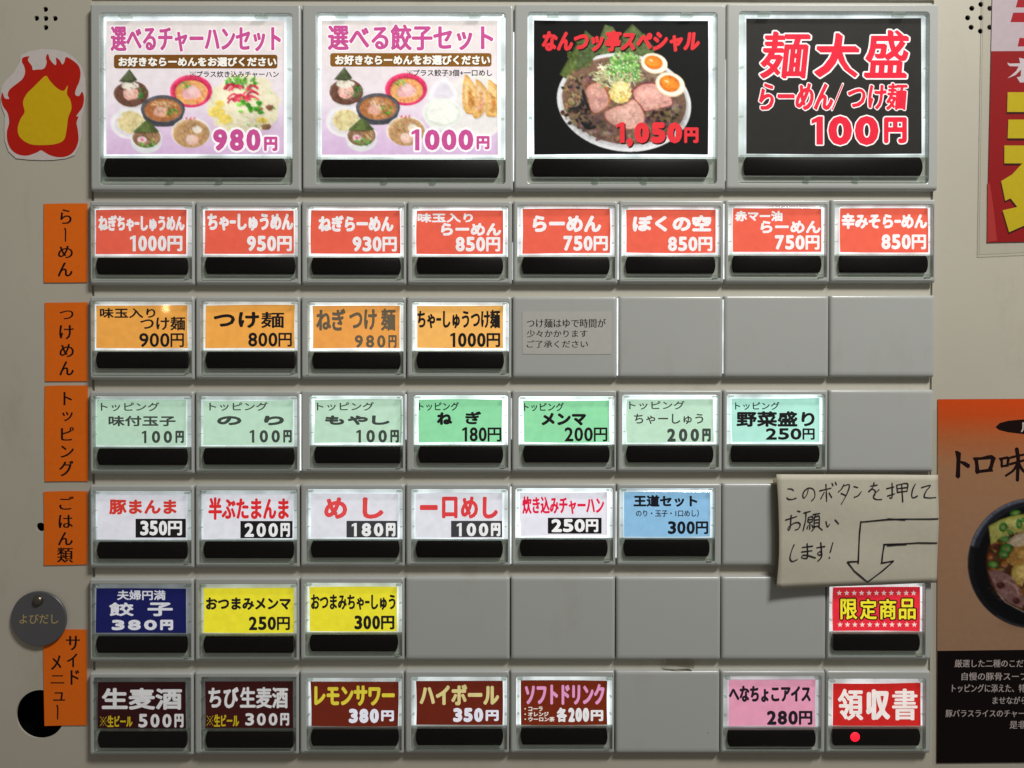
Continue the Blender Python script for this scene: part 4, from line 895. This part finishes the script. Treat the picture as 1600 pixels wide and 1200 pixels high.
a = Art(HP + 1.2)          # die-cut sticker; only its flames are built
k = lambda p: [(x / 6.0, 60 + y / 6.0) for x, y in p]
a.poly(k([(390, 100), (520, 105), (620, 130), (700, 185), (765, 260), (800, 380), (805, 520), (790, 640), (765, 740), (765, 900), (745, 1010), (700, 1095), (620, 1125), (500, 1140), (400, 1142), (280, 1138), (150, 1125), (80, 1060), (45, 960), (40, 840), (45, 720), (15, 640), (2, 540), (15, 450), (60, 390), (130, 320), (180, 230), (195, 160), (270, 120)]), (206, 196, 196))
def smooth_closed(p, n=5):
    p = np.asarray(p, float); N = len(p); q = []
    for i in range(N):
        p0, p1, p2, p3 = p[i - 1], p[i], p[(i + 1) % N], p[(i + 2) % N]
        for j in range(n):
            t = j / n; q.append(.5 * (2 * p1 + (p2 - p0) * t + (2 * p0 - 5 * p1 + 4 * p2 - p3) * t * t + (-p0 + 3 * p1 - 3 * p2 + p3) * t ** 3))
    return [tuple(v) for v in q]
flame = [(20, 505), (45, 560), (85, 565), (72, 530), (90, 480), (150, 430), (210, 380), (235, 320), (225, 260), (205, 220), (215, 180), (275, 168), (262, 195), (270, 220), (300, 260), (308, 295), (350, 292), (400, 288), (425, 265), (438, 220), (430, 180), (450, 145), (470, 200), (515, 250), (528, 230), (525, 180), (560, 205), (585, 245), (605, 215), (620, 175), (680, 205), (735, 255), (755, 320), (745, 400), (715, 470), (705, 525), (740, 540), (770, 500), (788, 560), (775, 640), (735, 700), (715, 730), (735, 735), (718, 790), (730, 860), (735, 960), (700, 1050), (640, 1100), (560, 1115), (480, 1100), (430, 1075), (385, 1050), (340, 1072), (250, 1100), (160, 1085), (100, 1035), (68, 960), (65, 870), (85, 790), (70, 700), (30, 640), (10, 570)]
a.poly(smooth_closed(k(flame), 4), (186, 34, 24))
a.poly(smooth_closed(k([(430, 350), (470, 400), (540, 470), (600, 490), (635, 440), (628, 520), (660, 580), (670, 660), (640, 740), (625, 850), (600, 950), (520, 990), (400, 1000), (280, 990), (190, 930), (165, 850), (190, 760), (230, 690), (215, 600), (250, 520), (310, 460), (370, 400)]), 4), (212, 176, 26))
tag(a.build('flame_sticker', M_PAPER), 'white die-cut sticker with red and yellow flames below five small holes', 'sticker')

badge = empty('call_badge', 'round slate grey badge with gold lettering hung above the big hole', 'badge')
bx_, by_ = P(60, 967.3, -5); R_ = 43.4
b = MB(); cl = lambda r, h: [(bx_ + r * math.cos(2 * math.pi * i / 64), by_ + r * math.sin(2 * math.pi * i / 64), h) for i in range(64)]
b.loops([cl(R_ - .6, -9), cl(R_, -8.4), cl(R_, -6), cl(R_ - 1, -5)], 0, cap=True); b.build('disc', M_TAG, badge)
a = Art(-4.8); a.text('よびだし', (30.5, 959.5, 91, 974.8), (176, 156, 108), .012); a.build('lettering', M_PAPER, badge)
b = MB(); px_, py_ = P(58, 939, -2)
b.loops([[(px_ + 8 * math.cos(t) * math.cos(2 * math.pi * i / 24), py_ + 8 * math.cos(t) * math.sin(2 * math.pi * i / 24), -5 + 6 * math.sin(t)) for i in range(24)] for t in (0, .25, .55, .85, 1.15, 1.4)], 0, cap=True, smooth=True)
b.box(px_ - 1.5, py_ - 1.5, px_ + 1.5, py_ + 1.5, -14, -5.5); b.build('pin', M_METAL, badge)

a = Art(.5); sheet(a, [(816, 487.4), (955.3, 487), (955, 553.4), (816.4, 553)], (188, 188, 183), .5, .4)
for s_, bx in (('つけ麺はゆで時間が', (823, 498, 946.7, 512)), ('少々かかります', (823, 515.4, 918, 527.2)), ('ご了承ください', (823, 531.8, 918.8, 543.5))): a.text(s_, bx, (54, 52, 52), .02, wy=0)
tag(a.build('notice_sticker', M_PAPER), 'small grey notice sticker with three lines of print on a blank cover', 'sticker')

# hand-written note: two sheets of paper, the front one bulging away from the machine
note = empty('handwritten_note', 'creased beige paper note with handwriting and a hollow arrow pointing down', 'paper note')
k = lambda p: [(1200 + x / 5.7143, 730 + y / 5.7143) for x, y in p]
def warp(p):
    u = np.clip((p[:, 0] - 1210) / 256., 0, 1); v = np.clip((p[:, 1] - 740) / 175., 0, 1)
    return 7.0 * (1 - u) ** 2.2 + 2.2 * np.sin(v * 3.1) + 1.0 * np.sin(u * 7 + v * 4) + .7 * np.sin(v * 11 - u * 3) + 3.0 * v * (1 - u) - 4.0 * np.clip((u - .95) / .05, 0, 1) * (1 - v) ** 2
def note_sheet(name, quad, h, col, nx=26, ny=18, wf=None):
    q = np.array(quad, float); pts = []
    for j in range(ny + 1):
        for i in range(nx + 1):
            u, v = i / nx, j / ny
            p = (q[0] * (1 - u) + q[1] * u) * (1 - v) + (q[3] * (1 - u) + q[2] * u) * v
            if i == 0: p = p + [4.2 * math.sin(math.pi * v) * (.55 + .45 * v), 0]
            pts.append(p)
    a = Art(h); a.warp = wf
    a.raw(pts, [(j * (nx + 1) + i, j * (nx + 1) + i + 1, (j + 1) * (nx + 1) + i + 1, (j + 1) * (nx + 1) + i) for j in range(ny) for i in range(nx)], col)
    return a
a = note_sheet('back', [(1207.3, 747), (1462, 744), (1460, 905), (1209.5, 912)], 3.0, (150, 140, 118), wf=lambda p: 1.5 * np.sin(p[:, 1] * .05))
o = a.build('under_sheet', M_PAPER, note); mo = o.modifiers.new('thickness', 'SOLIDIFY'); mo.thickness = .6 * S
a = note_sheet('front', [(1210.8, 740.2), (1467.5, 742.4), (1463.6, 910.3), (1210.2, 918.2)], 7.5, (192, 187, 173), wf=warp)
o = a.build('front_sheet', M_PAPER, note); mo = o.modifiers.new('thickness', 'SOLIDIFY'); mo.thickness = .6 * S; mo.offset = 1 
for p_ in o.data.polygons: p_.use_smooth = True
a = Art(8.3); a.warp = warp
HW = [[(162, 185), (195, 188), (212, 200)], [(150, 262), (165, 277), (200, 278), (232, 268)],
 [(345, 195), (330, 240), (305, 268), (295, 245), (310, 205), (350, 180), (390, 190), (405, 225), (400, 265), (375, 292)],
 [(450, 205), (555, 182)], [(508, 150), (510, 225), (512, 300)], [(490, 220), (458, 275)], [(535, 225), (558, 265)], [(563, 138), (572, 160)], [(595, 133), (605, 155)],
 [(672, 150), (650, 190), (622, 215)], [(665, 165), (722, 155), (700, 230), (645, 325)], [(645, 230), (690, 250)],
 [(765, 170), (800, 180)], [(765, 265), (800, 250), (830, 215)],
 [(915, 168), (975, 158)], [(948, 138), (935, 180), (895, 215)], [(900, 215), (930, 195), (955, 210), (950, 250)], [(990, 200), (945, 240), (940, 270), (965, 285), (1010, 285)],
 [(1060, 190), (1125, 175)], [(1110, 140), (1105, 265), (1085, 270)], [(1065, 255), (1130, 235)], [(1150, 160), (1155, 225)], [(1150, 160), (1245, 145), (1240, 215)], [(1155, 190), (1240, 180)], [(1158, 222), (1238, 212)], [(1195, 150), (1198, 305)],
 [(1315, 150), (1290, 200), (1280, 255), (1295, 270), (1330, 255)], [(1370, 180), (1450, 160), (1410, 210), (1390, 260), (1420, 270), (1500, 270)],
 [(140, 460), (240, 430)], [(190, 420), (180, 530), (165, 550), (165, 525), (215, 490), (255, 485), (272, 505), (255, 540), (225, 550)], [(245, 380), (270, 388)],
 [(305, 400), (365, 385)], [(325, 400), (320, 470), (298, 560)], [(345, 440), (385, 435), (380, 480)], [(345, 440), (345, 480), (380, 480)], [(346, 460), (380, 458)], [(362, 485), (360, 545)], [(345, 510), (335, 540)], [(378, 505), (390, 530)],
 [(390, 415), (450, 405)], [(415, 410), (405, 435)], [(400, 440), (400, 525)], [(400, 440), (445, 432), (445, 520)], [(402, 465), (445, 460)], [(402, 490), (445, 487)], [(400, 522), (445, 518)], [(410, 525), (380, 560)], [(440, 525), (475, 555)],
 [(508, 480), (520, 525), (540, 505)], [(590, 465), (622, 500)],
 [(215, 680), (190, 740), (178, 800), (200, 828), (245, 812)],
 [(290, 705), (385, 695)], [(285, 745), (380, 735)], [(335, 672), (338, 790), (315, 802), (285, 795), (295, 775), (340, 778), (410, 800)],
 [(420, 710), (495, 700)], [(460, 665), (465, 760), (445, 775), (430, 760), (450, 745), (468, 760), (460, 800), (432, 828)], [(570, 665), (545, 750)], [(534, 796), (537, 802)]]
for s_ in HW: a.stroke(k(s_), 1.7, (36, 34, 40), wob=.22)
for s_ in ([(1512, 458), (1210, 458), (1060, 462), (825, 485)], [(822, 480), (810, 600), (795, 840)], [(795, 850), (789, 834), (700, 838)], [(698, 840), (760, 920), (880, 1020)], [(880, 1018), (1010, 920), (1112, 834)], [(1110, 832), (1000, 850)], [(1005, 850), (1015, 770), (1030, 690)], [(1025, 685), (1190, 680), (1330, 672), (1505, 675)], [(1060, 457), (1215, 465)], [(1060, 695), (1230, 684)]):
    q = []
    for (x0, y0), (x1, y1) in zip(s_[:-1], s_[1:]):
        for t in np.linspace(0, 1, 7)[:-1]: q.append((x0 + (x1 - x0) * t, y0 + (y1 - y0) * t))
    q.append(s_[-1]); a.stroke(k(q), 1.95, (32, 30, 36), smooth=False, wob=.14)
a.build('handwriting', M_PAPER, note)

# ------------------------------------------------------------------ posters on the right
post = empty('red_poster', 'red and white poster with yellow lettering in a clear sleeve', 'poster')
a = Art(HP + 1.6)
sheet(a, [(1552, -60), (1760, -60), (1760, 374), (1542.3, 378.8)], (150, 16, 22), .8, .2)
a.poly([(1552, -60), (1760, -60), (1760, 78.5), (1548.6, 80)], (196, 180, 190))
PR_ = (168, 18, 34)
a.poly([(1594, -14), (1700, -14), (1700, 11.7), (1587, 11.7)], PR_); a.poly([(1583.3, 19.7), (1700, 19.7), (1700, 34.7), (1578.7, 34.7)], PR_); a.poly([(1593, 59), (1700, 66), (1700, 72.7), (1590, 72.7)], PR_)
k = lambda p: [(1480 + x / 7.5, y / 7.5) for x, y in p]
a.poly(k([(705, 732), (735, 745), (855, 742), (842, 676), (900, 690), (960, 690), (960, 742), (1100, 742), (1100, 775), (960, 775), (900, 965), (855, 968), (815, 905), (845, 900), (862, 890), (866, 815), (800, 880), (705, 918), (755, 880), (810, 830), (838, 778), (735, 775), (715, 760)]), (206, 196, 204))
a.poly([(1543.2, 285), (1547, 288), (1553, 330), (1558, 376), (1542.6, 378)], (176, 52, 50))
k = lambda p: [(1480 + x / 4.444, 140 + y / 4.444) for x, y in p]
YP = (198, 176, 26)
for p in ([(420, 18), (900, 18), (900, 155), (416, 155)], [(425, 208), (900, 208), (900, 338), (420, 338)], [(397, 388), (900, 388), (900, 512), (397, 512)], [(522, 512), (700, 512), (700, 900), (533, 945), (430, 990), (385, 838), (487, 815), (440, 755), (403, 772), (375, 635), (450, 590)]):
    a.poly(k([(x - 6, y + 16) for x, y in p]), (60, 10, 10))
    a.poly(k(p), YP)
a.build('printed_sheet', M_PAPER, post)
b = MB(); q0 = P(1536.5, -70, HP + 3); q1 = P(1760, -70, HP + 3); q2 = P(1760, 388, HP + 3); q3_ = P(1529, 398.5, HP + 3)
b.add([(x, y, HP + 3.2) for x, y in (q0, q1, q2, q3_)], [(0, 1, 2, 3)])
b.add([(q0[0], q0[1], HP + 3.3), (q0[0] + .8, q0[1], HP + 3.3), (q3_[0] + .8, q3_[1], HP + 3.3), (q3_[0], q3_[1], HP + 3.3)], [(0, 1, 2, 3)], 1)
b.add([(q3_[0], q3_[1] - .8, HP + 3.36), (q2[0], q2[1] - .8, HP + 3.36), (q2[0], q2[1], HP + 3.36), (q3_[0], q3_[1], HP + 3.36)], [(0, 1, 2, 3)], 1)
M_SEAM = plain('sleeve_seam', (0.26, 0.235, 0.19), .4)
b.build('clear_sleeve', [M_SLEEVE, M_SEAM], post)

post = empty('ramen_poster', 'orange to tan poster with a black ramen bowl beside the button rows', 'poster')
a = Art(HP + 1.6)
sheet(a, [(1465.3, 623.8), (1790, 622), (1790, 1190), (1463.4, 1192.6)], (126, 98, 78), .9, .2)
a.raw([(1465.4, 624), (1790, 622.2), (1465.3, 652), (1790, 644), (1465.2, 690), (1790, 676), (1465, 735), (1790, 735), (1464.6, 1017), (1790, 1014)], [(0, 1, 3, 2), (2, 3, 5, 4), (4, 5, 7, 6), (6, 7, 9, 8)],
      [(206, 74, 22), (220, 72, 24), (194, 78, 30), (208, 76, 30), (170, 100, 60), (182, 100, 58), (158, 116, 86), (160, 116, 86), (150, 118, 94), (150, 118, 94)])
a.poly([(1464.5, 1017), (1790, 1013), (1790, 1190), (1463.5, 1192.4)], (16, 9, 10))
a.poly([(1555.3, 667.5), (1562, 661), (1575, 657.5), (1595, 655.5), (1640, 655), (1690, 668), (1640, 680), (1600, 678.5), (1575, 675.5), (1561, 672)], (24, 10, 10))
a.stroke([(1598.5, 661), (1598.5, 670), (1596.5, 674)], 2.2, (200, 188, 178)); a.stroke([(1598.5, 661), (1612, 661)], 2, (200, 188, 178))
DK = (28, 12, 14)
k = lambda p: [(1450 + x / 6.0, 600 + y / 6.0) for x, y in p]
a.poly(k([(252, 628), (275, 625), (310, 645), (305, 720), (350, 728), (395, 755), (390, 785), (370, 790), (335, 765), (304, 742), (302, 820), (303, 870), (282, 890), (258, 870), (262, 800), (266, 700)]), DK)
a.poly(k([(415, 692), (440, 686), (500, 685), (560, 668), (600, 665), (638, 692), (620, 740), (605, 795), (612, 822), (540, 828), (480, 836), (458, 848), (440, 825), (442, 770), (436, 725)]), DK)
a.poly(k([(470, 714), (560, 708), (588, 706), (578, 760), (562, 795), (520, 800), (482, 806), (476, 760)]), (159, 116, 86))
a.poly(k([(660, 692), (690, 688), (745, 676), (772, 690), (760, 740), (758, 775), (700, 782), (690, 790), (678, 770), (680, 730)]), DK)
a.poly(k([(702, 712), (738, 704), (734, 752), (704, 760)]), (160, 116, 86))
for s_, wd in (([(770, 752), (830, 735), (905, 715), (960, 705)], 4.2), ([(775, 690), (850, 672), (940, 655)], 4.0), ([(832, 612), (845, 700), (842, 800), (838, 900)], 6.4), ([(838, 745), (800, 810), (730, 860)], 4.2), ([(850, 745), (890, 810), (960, 860)], 5)): a.stroke(k(s_), wd, DK, taper=.15)
# bowl on the poster
art = a; a = Photo(1505, 772, 1720, 990, (154, 117, 91), 1.2); a.keep = True
a.blend([(0, (156, 117, 89)), (1, (150, 118, 94))]); a.glow(1632, 976, 55, 9, -.25); a.keep = False
bc = (1614, 880)
a.ell(*bc, 102, 101.5, (20, 19, 24), n=80); a.ell(bc[0] + 3, bc[1] + 1, 96, 96, (12, 11, 14), n=80)
for i, (rr_, w_, cc) in enumerate(((98.5, 4.5, (58, 62, 80)), (99.5, 2.6, (112, 118, 136)), (92, 4.5, (34, 36, 48)))):
    a.stroke([(bc[0] + rr_ * math.cos(t), bc[1] + rr_ * math.sin(t)) for t in np.linspace(math.radians(196), math.radians(262), 16)], w_, cc, taper=.3, smooth=False)
a.stroke([(bc[0] + 99 * math.cos(t), bc[1] + 99 * math.sin(t)) for t in np.linspace(math.radians(88), math.radians(126), 12)], 1.6, (52, 52, 60), smooth=False)
a.ell(bc[0] + 2, bc[1] - 2, 76, 78, (62, 34, 18), n=64, jit=.01)
def inb(n, cx, cy, rx, ry, cols, kind, p, q, **kw): a.scatter(n, cx, cy, rx, ry, cols, kind, p, q, **kw)
inb(200, 1600, 872, 56, 60, [(96, 58, 26), (122, 80, 36), (70, 40, 22), (140, 98, 50)], 'dot', 3, 8)
a.poly([(1544, 822), (1562, 812), (1580, 806), (1620, 800), (1620, 826), (1580, 834), (1560, 842), (1548, 852), (1546, 836)], (150, 150, 78))
a.poly([(1552, 826), (1580, 812), (1620, 806), (1620, 818), (1580, 822)], (176, 174, 104))
a.poly([(1570, 846), (1590, 834), (1620, 826), (1650, 850), (1620, 856), (1585, 854)], (176, 158, 134))
for i in range(9): a.stroke([(1574 + i * 5, 848 - i * 1.6), (1592 + i * 5, 838 - i)], 1.4, random.choice([(206, 192, 172), (150, 124, 96), (190, 172, 150)]))
a.ell(1606, 868, 34, 18, (142, 104, 52), rot=-8, jit=.06); a.ell(1612, 864, 22, 10, (168, 130, 72), rot=-8, jit=.08)
a.ell(1612, 900, 34, 20, (156, 132, 72), rot=14, jit=.05); a.ell(1610, 896, 24, 12, (176, 152, 92), rot=14, jit=.06)
a.poly([(1543, 892), (1560, 890), (1576, 898), (1590, 916), (1602, 938), (1596, 950), (1574, 940), (1556, 922)], (112, 82, 80))
inb(60, 1570, 918, 24, 20, [(140, 110, 110), (96, 62, 62), (166, 140, 138), (110, 70, 60)], 'line', 4, 10)
for p in ((1563, 914, 6.5, 5), (1587, 938, 5.5, 5), (1602, 914, 4, 6)): a.ell(*p, (52, 20, 18)); a.ell(p[0] - 1, p[1] - 1, p[2] * .5, p[3] * .5, (84, 40, 34))
a.stroke([(1557, 924), (1570, 940), (1584, 948), (1600, 956)], 1.4, (150, 136, 124)); a.stroke([(1566, 906), (1584, 914), (1590, 926)], 1.0, (168, 146, 134))
inb(30, 1590, 850, 46, 40, [(200, 180, 140), (160, 120, 70)], 'dot', .8, 2)
for x, y, r1, r2, ro in ((1567, 823, 6.5, 7.5, 20), (1586, 801, 9, 4.5, -15), (1592, 818, 5, 7.5, 0), (1570, 842, 8, 5, -10), (1572, 858, 10, 8.5, -30), (1568, 866, 8, 6, 10), (1552, 882, 8.5, 5.5, 5), (1600, 812, 5, 4, 30), (1578, 832, 5, 3.5, 40)):
    a.ell(x, y, r1, r2, (36, 84, 34), rot=ro, n=18); a.ell(x - .6, y - .6, r1 * .76, r2 * .74, (62, 116, 46), rot=ro, n=18); a.ell(x, y, r1 * .48, r2 * .44, (116, 128, 70), rot=ro, n=14)
a.glow(1585, 850, 40, 40, -.12); a.glow(1620, 880, 40, 40, .06); a.finish(art, .6, .06); a = art
WT = (178, 166, 164)
k = lambda x0, x1, y0, y1: (1450 + x0 / 6., 1000 + y0 / 6., 1450 + x1 / 6., 1000 + y1 / 6.)
for s_, bx in (('厳選した二種のこだ', k(250, 895, 183, 256)), ('自慢の豚骨スープ', k(315, 938, 304, 378)), ('トッピングに添えた、特', k(224, 912, 414, 490)), ('ませながら', k(606, 925, 530, 600)), ('豚バラスライスのチャー', k(165, 905, 654, 724)), ('是非', k(765, 918, 757, 832))):
    a.text(s_, bx, WT, .014, wy=0, shear=.03)
a.build('printed_sheet', M_PAPER, post)
b = MB(); pts = [P(x, y, HP + 3) for x, y in ((1458.5, 640), (1465, 640), (1464.4, 1020), (1464, 1196), (1790, 1192), (1790, 1199), (1464, 1202), (1458.5, 1196))]
b.add([(x, y, HP + .9) for x, y in pts], [(0, 1, 2, 3, 6, 7), (3, 4, 5, 6)]); b.build('clear_sleeve', M_SLEEVE, post)

# scrap of clear tape hanging under a blank cover
b = MB()
def tp(x, y, h): q = P(x, y, h); return (q[0], q[1], h)
b.add([tp(1041, 1030, .6), tp(1062, 1033, 2.5), tp(1085, 1031, .6), tp(1084, 1045, 1.5), tp(1062, 1041, 5), tp(1041, 1039, 1.2)], [(0, 1, 4, 5), (1, 2, 3, 4)])
M_TAPE = clear('old_tape', (.86, .83, .76), .1, .15)
o = b.build('tape_scrap', M_TAPE); mo = o.modifiers.new('thickness', 'SOLIDIFY'); mo.thickness = .4 * S
tag(o, 'small curled scrap of clear tape hanging under a blank cover', 'tape')
